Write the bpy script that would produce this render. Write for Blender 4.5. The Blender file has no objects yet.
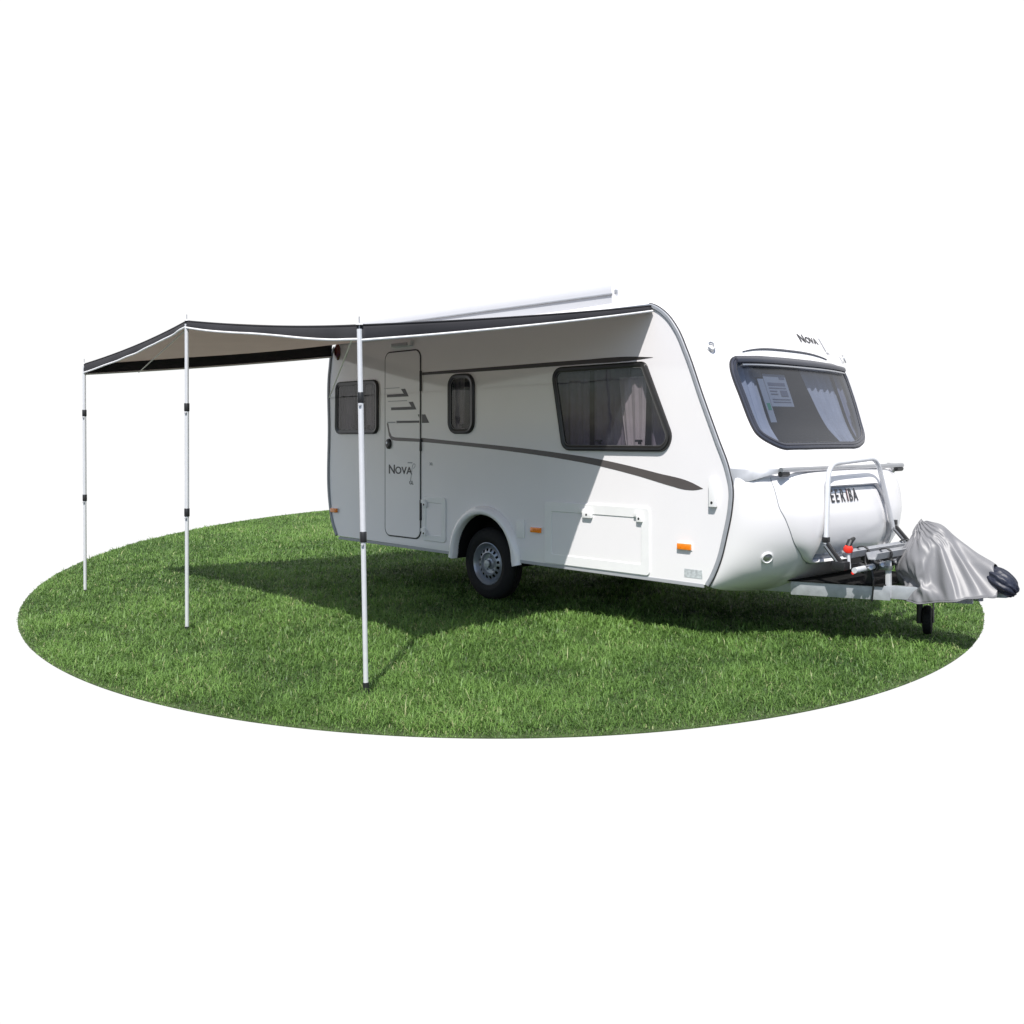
import bpy, bmesh, math, random
import numpy as np
from mathutils import Vector, Matrix
random.seed(7)
scene = bpy.context.scene
col = scene.collection
V = Vector
PI = math.pi

# ------------------------------------------------------------------ helpers
def tag(o, label=None, cat=None, group=None, kind=None):
    if label: o['label'] = label
    if cat: o['category'] = cat
    if group: o['group'] = group
    if kind: o['kind'] = kind
    return o

def empty(name, loc=(0, 0, 0)):
    o = bpy.data.objects.new(name, None)
    o.location = loc
    o.empty_display_size = 0.2
    col.objects.link(o)
    return o

def link(name, me, mat, parent=None, smooth=True, angle=35):
    me.name = name
    if mat is not None and len(me.materials) == 0:
        for m in (mat if isinstance(mat, (list, tuple)) else [mat]):
            me.materials.append(m)
    if smooth:
        me.polygons.foreach_set('use_smooth', [True] * len(me.polygons))
        try:
            me.set_sharp_from_angle(angle=math.radians(angle))
        except Exception:
            pass
    o = bpy.data.objects.new(name, me)
    col.objects.link(o)
    if parent is not None:
        o.parent = parent
        root = parent
        off = V((0, 0, 0))
        while root is not None:
            off += root.location
            root = root.parent
        o.location = -off          # meshes are written in world coordinates
    return o

def bm_obj(name, bm, mat, parent=None, smooth=True, angle=35, recalc=True):
    if recalc:
        bmesh.ops.recalc_face_normals(bm, faces=bm.faces[:])
    me = bpy.data.meshes.new(name)
    bm.to_mesh(me)
    bm.free()
    return link(name, me, mat, parent, smooth, angle)

def rpoly(pts, r, n=7):
    """rounded closed polygon; r one radius or one per corner"""
    out = []
    k = len(pts)
    for i in range(k):
        p0, p1, p2 = [V((*pts[j % k], 0)) for j in (i - 1, i, i + 1)]
        rr = r[i] if isinstance(r, (list, tuple)) else r
        a = (p0 - p1).normalized(); b = (p2 - p1).normalized()
        ang = a.angle(b)
        d = min(rr / math.tan(ang / 2), (p0 - p1).length * .49, (p2 - p1).length * .49)
        rad = d * math.tan(ang / 2)
        c = p1 + (a + b).normalized() * (rad / math.sin(ang / 2))
        s = p1 + a * d; e = p1 + b * d
        v0 = s - c; v1 = e - c
        tot = v0.angle(v1)
        sg = 1 if v0.cross(v1).z > 0 else -1
        for j in range(n + 1):
            q = Matrix.Rotation(sg * tot * j / n, 3, 'Z') @ v0 + c
            out.append((q.x, q.y))
    return out

def area2(pts):
    return sum(pts[i - 1][0] * pts[i][1] - pts[i][0] * pts[i - 1][1] for i in range(len(pts))) / 2

def offset2(pts, d):
    """grow (+) or shrink (-) a closed outline"""
    s = 1 if area2(pts) > 0 else -1
    n = len(pts); out = []
    for i in range(n):
        a, b, c = V(pts[i - 1]), V(pts[i]), V(pts[(i + 1) % n])
        t = (b - a)
        if t.length < 1e-6: t = c - a
        u = (c - b)
        if u.length < 1e-6: u = t
        t.normalize(); u.normalize()
        m = (t + u)
        if m.length < 1e-6: m = t
        m.normalize()
        nrm = V((m.y, -m.x)) * s
        k = 1 / max(.5, math.sqrt(max(0, (1 + t.dot(u)) / 2)))
        out.append(tuple(b + nrm * d * k))
    return out

def resample(pts, n):
    P = [V(p) for p in pts] + [V(pts[0])]
    L = [0]
    for i in range(1, len(P)): L.append(L[-1] + (P[i] - P[i - 1]).length)
    out = []; j = 0
    for k in range(n):
        d = L[-1] * k / n
        while L[j + 1] < d: j += 1
        f = (d - L[j]) / max(1e-9, L[j + 1] - L[j])
        out.append(tuple(P[j].lerp(P[j + 1], f)))
    return out

def fill_mesh(outline, holes=(), thick=.01, bevel=0):
    cu = bpy.data.curves.new('tmp', 'CURVE')
    cu.dimensions = '2D'; cu.fill_mode = 'BOTH'
    cu.extrude = thick / 2 - bevel; cu.bevel_depth = bevel; cu.bevel_resolution = 1
    for pts in [outline, *holes]:
        sp = cu.splines.new('POLY'); sp.points.add(len(pts) - 1)
        for p, q in zip(sp.points, pts): p.co = (q[0], q[1], 0, 1)
        sp.use_cyclic_u = True
    o = bpy.data.objects.new('tmp', cu); col.objects.link(o)
    dg = bpy.context.evaluated_depsgraph_get(); dg.update()
    me = bpy.data.meshes.new_from_object(o.evaluated_get(dg))
    bpy.data.objects.remove(o); bpy.data.curves.remove(cu)
    return me

def panel(name, outline, mat, parent, y0, y1, holes=(), bevel=0, smooth=False):
    """flat panel in the x-z plane between depths y0 (front, towards viewer) and y1"""
    me = fill_mesh(outline, holes, abs(y1 - y0), bevel)
    yc = (y0 + y1) / 2
    for v in me.vertices:
        v.co = (v.co.x, yc + (-v.co.z), v.co.y)
    bm = bmesh.new(); bm.from_mesh(me)
    bmesh.ops.remove_doubles(bm, verts=bm.verts[:], dist=1e-6)
    me.clear_geometry()
    return bm_obj(name, bm, mat, parent, smooth)

def text_mesh(s, size=1.0, shear=0.0, extrude=0.0, bold=.018):
    cu = bpy.data.curves.new('tmp', 'FONT'); cu.body = s; cu.size = size; cu.shear = shear; cu.extrude = extrude; cu.offset = size * bold
    cu.resolution_u = 4
    o = bpy.data.objects.new('tmp', cu); col.objects.link(o)
    dg = bpy.context.evaluated_depsgraph_get(); dg.update()
    me = bpy.data.meshes.new_from_object(o.evaluated_get(dg))
    bpy.data.objects.remove(o); bpy.data.curves.remove(cu)
    return me

def sweep(bm, P, N, prof, closed=True, caps=True, flip=False, close_prof=True):
    """sweep a profile [(a along T x N, b along N)] along points P with normals N"""
    n = len(P); rings = []
    for i in range(n):
        p = V(P[i])
        if closed: t = V(P[(i + 1) % n]) - V(P[i - 1])
        else: t = V(P[min(i + 1, n - 1)]) - V(P[max(i - 1, 0)])
        t.normalize(); nn = V(N[i] if isinstance(N, list) else N).normalized()
        b = t.cross(nn).normalized(); nn = b.cross(t).normalized()
        if flip: b = -b
        pr = prof(i) if callable(prof) else prof
        rings.append([bm.verts.new(p + b * a + nn * h) for a, h in pr])
    m = len(rings[0])
    rng = range(n) if closed else range(n - 1)
    for i in rng:
        A = rings[i]; B = rings[(i + 1) % n]
        for j in range(m if close_prof else m - 1):
            k = (j + 1) % m
            bm.faces.new((A[j], A[k], B[k], B[j]))
    if not closed and caps and close_prof:
        bm.faces.new(rings[0][::-1]); bm.faces.new(rings[-1])
    return rings

def tube(bm, pts, r, seg=12, closed=False):
    """round tube along a 3-D path"""
    P = [V(p) for p in pts]; n = len(P)
    T = []
    for i in range(n):
        if closed: t = P[(i + 1) % n] - P[i - 1]
        else: t = P[min(i + 1, n - 1)] - P[max(i - 1, 0)]
        T.append(t.normalized())
    up = V((0, 0, 1)) if abs(T[0].z) < .9 else V((1, 0, 0))
    N = (up - T[0] * up.dot(T[0])).normalized()
    rings = []
    for i in range(n):
        N = (N - T[i] * N.dot(T[i])).normalized(); B = T[i].cross(N)
        rr = r[i] if isinstance(r, (list, tuple)) else r
        rings.append([bm.verts.new(P[i] + (N * math.cos(a) + B * math.sin(a)) * rr)
                      for a in [2 * PI * k / seg for k in range(seg)]])
    for i in range(n if closed else n - 1):
        A = rings[i]; Bq = rings[(i + 1) % n]
        for j in range(seg):
            k = (j + 1) % seg
            bm.faces.new((A[j], A[k], Bq[k], Bq[j]))
    if not closed:
        bm.faces.new(rings[0][::-1]); bm.faces.new(rings[-1])

def fillet(pts, r, n=6):
    """round the inner corners of an open 3-D path"""
    P = [V(p) for p in pts]; out = [P[0]]
    for i in range(1, len(P) - 1):
        a = (P[i - 1] - P[i]); b = (P[i + 1] - P[i])
        d = min(r, a.length * .48, b.length * .48)
        s = P[i] + a.normalized() * d; e = P[i] + b.normalized() * d
        for k in range(n + 1):
            t = k / n
            out.append(s * (1 - t) ** 2 + P[i] * 2 * t * (1 - t) + e * t * t)
    out.append(P[-1]); return out

def box(bm, c, s, rot=None, bev=0.0):
    m = Matrix.Translation(V(c)) @ (rot.to_4x4() if rot else Matrix.Identity(4)) @ Matrix.Diagonal((*s, 1))
    r = bmesh.ops.create_cube(bm, size=1, matrix=m)
    if bev:
        es = list({e for v in r['verts'] for e in v.link_edges})
        bmesh.ops.bevel(bm, geom=es, offset=bev, segments=2, affect='EDGES', profile=.7)

def beam(bm, a, b, w, h, up=(0, 0, 1), bev=.004):
    a, b = V(a), V(b); t = (b - a); L = t.length; t.normalize()
    u = V(up); s = t.cross(u).normalized(); u = s.cross(t)
    rot = Matrix((t, s, u)).transposed()
    box(bm, (a + b) / 2, (L, w, h), rot, bev)

def lathe(bm, prof, c, axis=(0, -1, 0), seg=64, skip=None):
    """profile [(r, d along axis)]"""
    ax = V(axis).normalized()
    u = V((1, 0, 0)) if abs(ax.x) < .9 else V((0, 0, 1))
    u = (u - ax * u.dot(ax)).normalized(); w = ax.cross(u)
    rings = []
    for r, d in prof:
        rings.append([bm.verts.new(V(c) + ax * d + (u * math.cos(2 * PI * k / seg) + w * math.sin(2 * PI * k / seg)) * max(r, 1e-4)) for k in range(seg)])
    for i in range(len(prof) - 1):
        for k in range(seg):
            if skip and skip(i, k): continue
            q = (k + 1) % seg
            bm.faces.new((rings[i][k], rings[i][q], rings[i + 1][q], rings[i + 1][k]))
    return rings

def grid(bm, f, nu, nv):
    g = [[bm.verts.new(f(i / nu, j / nv)) for j in range(nv + 1)] for i in range(nu + 1)]
    for i in range(nu):
        for j in range(nv):
            bm.faces.new((g[i][j], g[i + 1][j], g[i + 1][j + 1], g[i][j + 1]))
    return g

# ------------------------------------------------------------------ materials
def srgb(*c):
    return tuple((x / 12.92 if x <= .04045 else ((x + .055) / 1.055) ** 2.4) for x in c) + (1,)

def mat(name, colr, rough=.5, metal=0., noise=0., scale=8., bump=0., bscale=60., spec=.5, coat=0.):
    m = bpy.data.materials.new(name); m.use_nodes = True
    nt = m.node_tree; b = nt.nodes['Principled BSDF']
    c = (*colr[:3], 1)
    b.inputs['Base Color'].default_value = c
    b.inputs['Roughness'].default_value = rough
    b.inputs['Metallic'].default_value = metal
    b.inputs['Specular IOR Level'].default_value = spec
    b.inputs['Coat Weight'].default_value = coat
    b.inputs['Coat Roughness'].default_value = .04
    tc = nt.nodes.new('ShaderNodeTexCoord')
    if noise:
        n = nt.nodes.new('ShaderNodeTexNoise'); n.inputs['Scale'].default_value = scale; n.inputs['Detail'].default_value = 6
        nt.links.new(tc.outputs['Object'], n.inputs['Vector'])
        mr = nt.nodes.new('ShaderNodeMapRange'); mr.inputs['To Min'].default_value = 1 - noise; mr.inputs['To Max'].default_value = 1 + noise
        mr.inputs['From Min'].default_value = .3; mr.inputs['From Max'].default_value = .7
        nt.links.new(n.outputs['Fac'], mr.inputs['Value'])
        vm = nt.nodes.new('ShaderNodeVectorMath'); vm.operation = 'SCALE'
        vm.inputs[0].default_value = c[:3]
        nt.links.new(mr.outputs['Result'], vm.inputs['Scale'])
        nt.links.new(vm.outputs['Vector'], b.inputs['Base Color'])
    if bump:
        n2 = nt.nodes.new('ShaderNodeTexNoise'); n2.inputs['Scale'].default_value = bscale; n2.inputs['Detail'].default_value = 4
        nt.links.new(tc.outputs['Object'], n2.inputs['Vector'])
        bp = nt.nodes.new('ShaderNodeBump'); bp.inputs['Strength'].default_value = bump; bp.inputs['Distance'].default_value = .01
        nt.links.new(n2.outputs['Fac'], bp.inputs['Height'])
        nt.links.new(bp.outputs['Normal'], b.inputs['Normal'])
    return m

M = {}
M['paint'] = mat('white_gloss_paint', (.79, .775, .785), .07, noise=.012, scale=2.5, bump=.012, bscale=5, coat=.3)
M['front'] = mat('white_moulded_shell', (.74, .73, .735), .22, noise=.012, scale=3, coat=.2)
M['plastic'] = mat('white_plastic', (.76, .76, .76), .35, noise=.02)
M['trim'] = mat('grey_trim', (.29, .305, .33), .4, noise=.06, scale=20)
M['trimdark'] = mat('dark_seam', (.02, .02, .022), .5)
M['frame'] = mat('window_frame_dark', (.014, .0135, .0135), .3, coat=.1, noise=.1)
M['frontframe'] = mat('window_frame_slate', (.040, .043, .058), .25, noise=.05)
M['stripe'] = mat('taupe_stripe', (.085, .075, .072), .3, noise=.04, coat=.2)
M['stripedark'] = mat('charcoal_stripe', (.035, .033, .033), .3)
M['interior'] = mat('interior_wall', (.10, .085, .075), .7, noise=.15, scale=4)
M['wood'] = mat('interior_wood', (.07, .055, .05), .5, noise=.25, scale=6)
M['curtain'] = mat('light_curtain', (.46, .45, .47), .9, noise=.08, scale=9, bump=.2, bscale=120)
M['curtdark'] = mat('mauve_curtain', (.26, .25, .30), .9, noise=.12, scale=9)
M['paper'] = mat('paper_notice', (.30, .31, .33), .7)
M['ink'] = mat('printed_ink', (.10, .11, .15), .7)
M['green'] = mat('green_print', (.02, .22, .12), .6)
M['amber'] = mat('amber_lens', (.85, .22, .01), .12, coat=.6, noise=.08, scale=60)
M['red'] = mat('red_lens', (.09, .008, .007), .15, coat=.5)
M['redknob'] = mat('red_plastic', (.75, .035, .02), .3)
M['black'] = mat('black_plastic', (.016, .016, .017), .42, noise=.1, scale=30)
M['rubber'] = mat('tyre_rubber', (.0075, .0075, .008), .75, noise=.2, scale=40, bump=.15, bscale=90, spec=.3)
M['steel'] = mat('painted_steel_rim', (.30, .32, .36), .33, metal=.55, noise=.06, scale=15)
M['alu'] = mat('brushed_aluminium', (.46, .47, .49), .32, metal=.85, noise=.04, scale=25)
M['pole'] = mat('satin_aluminium_pole', (.64, .65, .67), .38, metal=.25, noise=.03, scale=30)
M['bead'] = mat('dull_bead', (.10, .10, .10), .35)
M['recess'] = mat('blue_grey_shade_trim', (.22, .26, .33), .4, noise=.04)  # recess surround, with the recess shadow put into its colour
M['case'] = mat('pale_grey_paint', (.54, .55, .58), .25, noise=.02, scale=3)
M['rail'] = mat('satin_rail', (.40, .41, .43), .4, metal=.25, noise=.08, scale=20)
M['galv'] = mat('galvanised_steel', (.42, .44, .46), .42, metal=.5, noise=.14, scale=18)
M['greyplastic'] = mat('grey_plastic', (.36, .37, .39), .4, noise=.05)
M['sticker'] = mat('silver_sticker', (.45, .48, .49), .4, noise=.3, scale=45)
M['under'] = mat('underbody', (.008, .008, .008), .9, noise=.2, spec=.15)
M['letter'] = mat('lettering_black', (.03, .03, .034), .4)
M['letterred'] = mat('lettering_red', (.30, .02, .02), .4)
M['letterpale'] = mat('lettering_grey', (.30, .31, .33), .4)
M['coverdark'] = mat('navy_vinyl', (.012, .015, .028), .5, noise=.15, bump=.3, bscale=14)
M['cord'] = mat('pale_cord', (.85, .84, .80), .8)

def fabric(name, c, trans, bump=.15):
    m = mat(name, c, .75, noise=.06, scale=5, bump=bump, bscale=9)
    nt = m.node_tree; b = nt.nodes['Principled BSDF']; out = nt.nodes['Material Output']
    t = nt.nodes.new('ShaderNodeBsdfTranslucent'); t.inputs['Color'].default_value = (*c, 1)
    mx = nt.nodes.new('ShaderNodeMixShader'); mx.inputs['Fac'].default_value = trans
    nt.links.new(b.outputs[0], mx.inputs[1]); nt.links.new(t.outputs[0], mx.inputs[2])
    nt.links.new(mx.outputs[0], out.inputs['Surface'])
    return m
M['canopy'] = fabric('grey_awning_cloth', (.51, .455, .42), .45)
M['valance'] = fabric('charcoal_valance_cloth', (.017, .0165, .020), .0, .3)
M['piping'] = mat('white_piping', (.8, .8, .8), .6)
M['cover'] = mat('silver_cover_cloth', (.18, .18, .188), .45, noise=.04, scale=4, bump=.10, bscale=16)

def glass(name, tint, fres=.05, haze=0.03):
    m = bpy.data.materials.new(name); m.use_nodes = True; nt = m.node_tree
    for n in list(nt.nodes):
        if n.type != 'OUTPUT_MATERIAL': nt.nodes.remove(n)
    out = nt.nodes['Material Output']
    t = nt.nodes.new('ShaderNodeBsdfTransparent'); t.inputs['Color'].default_value = (*tint, 1)
    d = nt.nodes.new('ShaderNodeBsdfDiffuse'); d.inputs['Color'].default_value = (.42, .47, .60, 1)
    g = nt.nodes.new('ShaderNodeBsdfGlossy'); g.inputs['Roughness'].default_value = .03
    tc = nt.nodes.new('ShaderNodeTexCoord'); n = nt.nodes.new('ShaderNodeTexNoise'); n.inputs['Scale'].default_value = 3
    nt.links.new(tc.outputs['Object'], n.inputs['Vector'])
    bp = nt.nodes.new('ShaderNodeBump'); bp.inputs['Strength'].default_value = .05; bp.inputs['Distance'].default_value = .05
    nt.links.new(n.outputs['Fac'], bp.inputs['Height']); nt.links.new(bp.outputs['Normal'], g.inputs['Normal'])
    lw = nt.nodes.new('ShaderNodeLayerWeight'); pw = nt.nodes.new('ShaderNodeMath'); pw.operation = 'POWER'; pw.inputs[1].default_value = 5
    nt.links.new(lw.outputs['Facing'], pw.inputs[0])
    f = nt.nodes.new('ShaderNodeMapRange'); f.inputs['To Min'].default_value = fres; f.inputs['To Max'].default_value = 1
    nt.links.new(pw.outputs[0], f.inputs['Value'])
    m1 = nt.nodes.new('ShaderNodeMixShader'); m1.inputs['Fac'].default_value = haze
    m2 = nt.nodes.new('ShaderNodeMixShader')
    nt.links.new(t.outputs[0], m1.inputs[1]); nt.links.new(d.outputs[0], m1.inputs[2])
    nt.links.new(f.outputs[0], m2.inputs['Fac']); nt.links.new(m1.outputs[0], m2.inputs[1]); nt.links.new(g.outputs[0], m2.inputs[2])
    nt.links.new(m2.outputs[0], out.inputs['Surface'])
    return m
M['glass'] = glass('smoked_acrylic', (.78, .76, .77), .04, .025)
M['glassf'] = glass('blue_grey_acrylic', (.50, .55, .64), .05, .05)

# ------------------------------------------------------------------ caravan outline and shell
W = 2.30
KEY = [(-2.40, .43, .05), (-2.485, .58, .10), (-2.535, .78, .075), (-2.548, 1.58, .05), (-2.535, 2.25, .05), (-2.485, 2.43, .07),
       (-2.36, 2.52, .10), (-1.0, 2.525, .125), (1.0, 2.525, .14), (1.78, 2.525, .15),
       (1.945, 2.512, .155), (2.075, 2.435, .16), (2.180, 2.31, .18), (2.268, 2.137, .20), (2.408, 1.796, .20), (2.545, 1.478, .19),
       (2.634, 1.27, .245), (2.668, 1.118, .355), (2.658, .973, .42), (2.617, .789, .435), (2.557, .586, .345), (2.480, .435, .185), (2.462, .410, .15)]

def spline(keys, n=12):
    out = []
    K = [keys[0]] + list(keys) + [keys[-1]]
    for i in range(1, len(K) - 2):
        p0, p1, p2, p3 = K[i - 1:i + 3]
        d01, d12, d23 = math.dist(p0[:2], p1[:2]), math.dist(p1[:2], p2[:2]), math.dist(p2[:2], p3[:2])
        for j in range(n):
            t = j / n; h = t * t; r = []
            for a, b, c, d in zip(p0, p1, p2, p3):
                m1 = d12 * (((b - a) / d01) * d12 + ((c - b) / d12) * d01) / (d01 + d12) if d01 > 1e-5 else c - b
                m2 = d12 * (((c - b) / d12) * d23 + ((d - c) / d23) * d12) / (d12 + d23) if d23 > 1e-5 else c - b
                r.append((2 * t * h - 3 * h + 1) * b + (t * h - 2 * h + t) * m1 + (-2 * t * h + 3 * h) * c + (t * h - h) * m2)
            out.append(tuple(r))
    out.append(tuple(keys[-1]))
    return out
OUT = spline(KEY)
NS = len(OUT)
NF = 120
NRM = []
for i in range(NS):
    a = OUT[max(0, i - 1)]; b = OUT[min(NS - 1, i + 1)]
    dx, dz = b[0] - a[0], b[1] - a[1]; l = math.hypot(dx, dz)
    NRM.append((-dz / l, dx / l))

def gb(y):
    u = min(1, abs(2 * y / W - 1))
    return math.sqrt(max(0, 1 - u ** 3))

def surf(y, s, off=0.):
    s = min(max(s, 0), NS - 1.001); i = int(s); f = s - i
    x, z, b = [OUT[i][k] * (1 - f) + OUT[i + 1][k] * f for k in range(3)]
    nx, nz = [NRM[i][k] * (1 - f) + NRM[i + 1][k] * f for k in range(2)]
    l = math.hypot(nx, nz); d = b * gb(y) + off
    return V((x + nx / l * d, y, z + nz / l * d))

def snorm(y, s):
    a = surf(min(y + .01, W - .001), s) - surf(max(y - .01, .001), s)
    b = surf(y, min(s + .5, NS - 1.1)) - surf(y, s - .5)
    return a.cross(b).normalized() * (1 if a.cross(b).x > 0 else -1)

def on_surf(pts, off=0.):
    P = []; N = []
    for y, s in pts:
        n = snorm(y, s); P.append(surf(y, s) + n * off); N.append(n)
    return P, N

def s_at(z):
    for i in range(NF, NS - 1):
        if OUT[i][1] >= z >= OUT[i + 1][1]:
            return i + (OUT[i][1] - z) / (OUT[i][1] - OUT[i + 1][1])

def inside(p, poly):
    x, y = p; c = False
    for i in range(len(poly)):
        x1, y1 = poly[i - 1]; x2, y2 = poly[i]
        if (y1 > y) != (y2 > y) and x < (x2 - x1) * (y - y1) / (y2 - y1) + x1: c = not c
    return c

CAR = empty('caravan', (0, 1.15, 0))
tag(CAR, 'white touring caravan with taupe side swoosh and smoked windows, standing on the grass', 'caravan')

# outlines on the side wall (x, z)
WIN1 = rpoly([(-2.415, 1.53), (-1.628, 1.53), (-1.628, 2.098), (-2.405, 2.098)], .085)
WIN2 = rpoly([(-.50, 1.528), (-.128, 1.528), (-.128, 2.095), (-.50, 2.095)], .115)
WIN3 = rpoly([(1.0, 1.385), (2.205, 1.385), (1.885, 2.092), (.865, 2.092)], [.10, .12, .07, .10], 9)
ARC = (0.0, .335)
def arch(r, z0, n=30, dz=0.):
    a0 = math.asin((z0 - ARC[1] - dz) / r)
    return [(ARC[0] + r * math.cos(a0 + (PI - 2 * a0) * k / n), ARC[1] + dz + r * math.sin(a0 + (PI - 2 * a0) * k / n)) for k in range(n + 1)]

side = [(x, z) for x, z, _ in OUT]            # clockwise from rear bottom over the roof to front bottom
ar = arch(.405, .41, dz=.06)                   # from front (+x) to rear
sill = [(2.44, .405)] + ar + [(-2.38, .425)]
body_out = side[:-1] + sill
holes = [offset2(w, -.028) for w in (WIN1, WIN2, WIN3)]
body = panel('side_wall', body_out, M['paint'], CAR, 0.0, .024, holes)
far = [(x, z) for x, z in side[:-1]] + sill
far_wall = panel('side_wall', far, M['paint'], CAR, W - .024, W)

# shell: rear, roof and front in one skin, open at the front window
FW = rpoly([(.245, 158.9), (2.055, 158.9), (1.925, 188.6), (.375, 188.6)], 0.0001, 1)
def fwin(inset=0.0, n=14):
    """front window outline in (y, s); corners rounded in a metric frame"""
    k = .0222                                   # metres per s step, roughly
    pts = [(.25, 159.2 * k), (2.04, 159.2 * k), (1.985, 176.5 * k), (1.86, 185.0 * k), (1.60, 188.6 * k), (.48, 188.6 * k), (.30, 182.6 * k)]
    q = rpoly(pts, [.07, .07, .3, .2, .3, .12, .10], n)
    q = resample(q, 200)
    for _ in range(12):
        q = [((q[i - 1][0] + 2 * q[i][0] + q[(i + 1) % 200][0]) / 4, (q[i - 1][1] + 2 * q[i][1] + q[(i + 1) % 200][1]) / 4) for i in range(200)]
    if inset: q = offset2(q, inset)
    return [(y, s / k) for y, s in q]
hole = fwin(-.03)
ys = []
for j in range(141):
    u = j / 140 * 2 - 1
    ys.append((math.sin(u * PI / 2) * .55 + u * .45 + 1) / 2 * W)   # finer towards the edges
def skin(off, m, name):
    bm = bmesh.new()
    g = [[bm.verts.new(surf(y, s, off)) for y in ys] for s in range(NS)]
    for i in range(NS - 1):
        for j in range(len(ys) - 1):
            if i > NF and inside(((ys[j] + ys[j + 1]) / 2, i + .5), hole): continue
            bm.faces.new((g[i][j], g[i + 1][j], g[i + 1][j + 1], g[i][j + 1]))
    return bm_obj(name, bm, m, CAR, True, 60)
skin(0, M['front'], 'outer_shell')
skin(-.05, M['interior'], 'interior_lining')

# inside wall with the same window openings, floor and some furniture seen through the panes
inner = [(x * .985, max(.90, .45 + (z - .43) * .97)) for x, z in side[::4]]
q_ = []
for p in inner:
    if not q_ or math.dist(p, q_[-1]) > .02: q_.append(p)
inner = q_
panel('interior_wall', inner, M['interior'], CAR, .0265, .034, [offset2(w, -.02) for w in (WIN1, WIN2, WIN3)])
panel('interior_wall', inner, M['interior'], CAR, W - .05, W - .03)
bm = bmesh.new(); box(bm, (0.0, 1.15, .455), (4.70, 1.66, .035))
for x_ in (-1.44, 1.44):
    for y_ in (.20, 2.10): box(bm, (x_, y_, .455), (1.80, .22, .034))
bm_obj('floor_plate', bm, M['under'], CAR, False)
bm = bmesh.new()
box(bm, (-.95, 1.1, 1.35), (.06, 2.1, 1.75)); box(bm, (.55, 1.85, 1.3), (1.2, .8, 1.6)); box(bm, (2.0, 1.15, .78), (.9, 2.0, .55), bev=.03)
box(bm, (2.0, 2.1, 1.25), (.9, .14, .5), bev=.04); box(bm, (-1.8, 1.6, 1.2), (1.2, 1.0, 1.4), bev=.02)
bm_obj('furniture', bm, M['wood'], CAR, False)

# ---- curtains
def curtain(x0, x1, z0, z1, y, folds, amp, m, name='curtain', taper=0., lean=0., parent=CAR):
    bm = bmesh.new()
    ph = random.random() * 6
    def f(u, v):
        w = 1 - taper * (1 - v) ** 1.5
        x = x0 + (x1 - x0) * ((u - .5) * w + .5) + lean * (1 - v)
        return V((x, y + amp * (math.sin(u * folds * 2 * PI + ph) + .4 * math.sin(u * folds * 5.1 * PI + 2 * ph)) * (.6 + .4 * (1 - v)), z0 + (z1 - z0) * v))
    grid(bm, f, folds * 14, 14)
    return bm_obj(name, bm, m, parent, True, 180, recalc=False)
curtain(-1.98, -1.66, 1.5, 2.12, .085, 5, .012, M['curtain'])
curtain(-2.45, -2.20, 1.5, 2.12, .085, 4, .012, M['curtdark'])
curtain(-.53, -.36, 1.5, 2.12, .085, 3, .012, M['curtain'], taper=.25)
curtain(-.24, -.10, 1.5, 2.12, .085, 3, .012, M['curtdark'])
curtain(.84, 1.22, 1.36, 2.12, .09, 5, .014, M['curtdark'])
curtain(1.24, 1.62, 1.36, 2.12, .12, 4, .012, M['curtdark'])
curtain(1.56, 1.84, 1.36, 1.98, .06, 3, .016, M['curtain'], taper=.35, lean=.03)
curtain(1.84, 2.20, 1.36, 2.12, .13, 4, .010, M['curtdark'])

# ---- side windows: frame with a raised double bead, pane, rubber
def plane_pts(pts, y): return [V((x, y, z)) for x, z in pts]
NSIDE = V((0, -1, 0))
def side_sweep(name, pts, prof, m, parent, y=0.0, closed=True, angle=35):
    pts = pts if area2(pts) > 0 or not closed else pts[::-1]
    # keep points apart
    q = [pts[0]]
    for p in pts[1:]:
        if math.dist(p, q[-1]) > 1e-4: q.append(p)
    if closed and math.dist(q[0], q[-1]) < 1e-4: q.pop()
    bm = bmesh.new(); sweep(bm, plane_pts(q, y), NSIDE, prof, closed, flip=False)
    return bm_obj(name, bm, m, parent, True, angle)
# T x N with counter-clockwise path (seen from -y) points outward
FR = [(-.045, -.004), (-.045, .018), (-.030, .026), (-.014, .026), (-.010, .020), (-.004, .024), (.0, .014), (.0, -.004)]
for w in (WIN1, WIN2, WIN3):
    fr = side_sweep('side_window', offset2(w, 0), FR, M['frame'], CAR)
    pane = panel('pane', offset2(w, -.038), M['glass'], fr, -.015, -.011)
    # thin silver bead and two stay catches at the bottom of the pane
    side_sweep('bead', offset2(w, -.046), [(-.003, .018), (-.003, .0215), (.0015, .0215), (.0015, .018)], M['bead'], fr)
    xs = [p[0] for p in w]; z0 = min(p[1] for p in w)
    n_c = 2 if max(xs) - min(xs) > .5 else 1
    for k in range(n_c):
        cx = min(xs) + (max(xs) - min(xs)) * ((k + 1) / (n_c + 1) + (.07 if n_c > 1 else 0))
        bm = bmesh.new(); box(bm, (cx, .006, z0 + .085), (.055, .03, .018), bev=.004); box(bm, (cx + .012, .004, z0 + .072), (.014, .03, .03), bev=.003)
        bm_obj('catch', bm, M['black'], fr)

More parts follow.
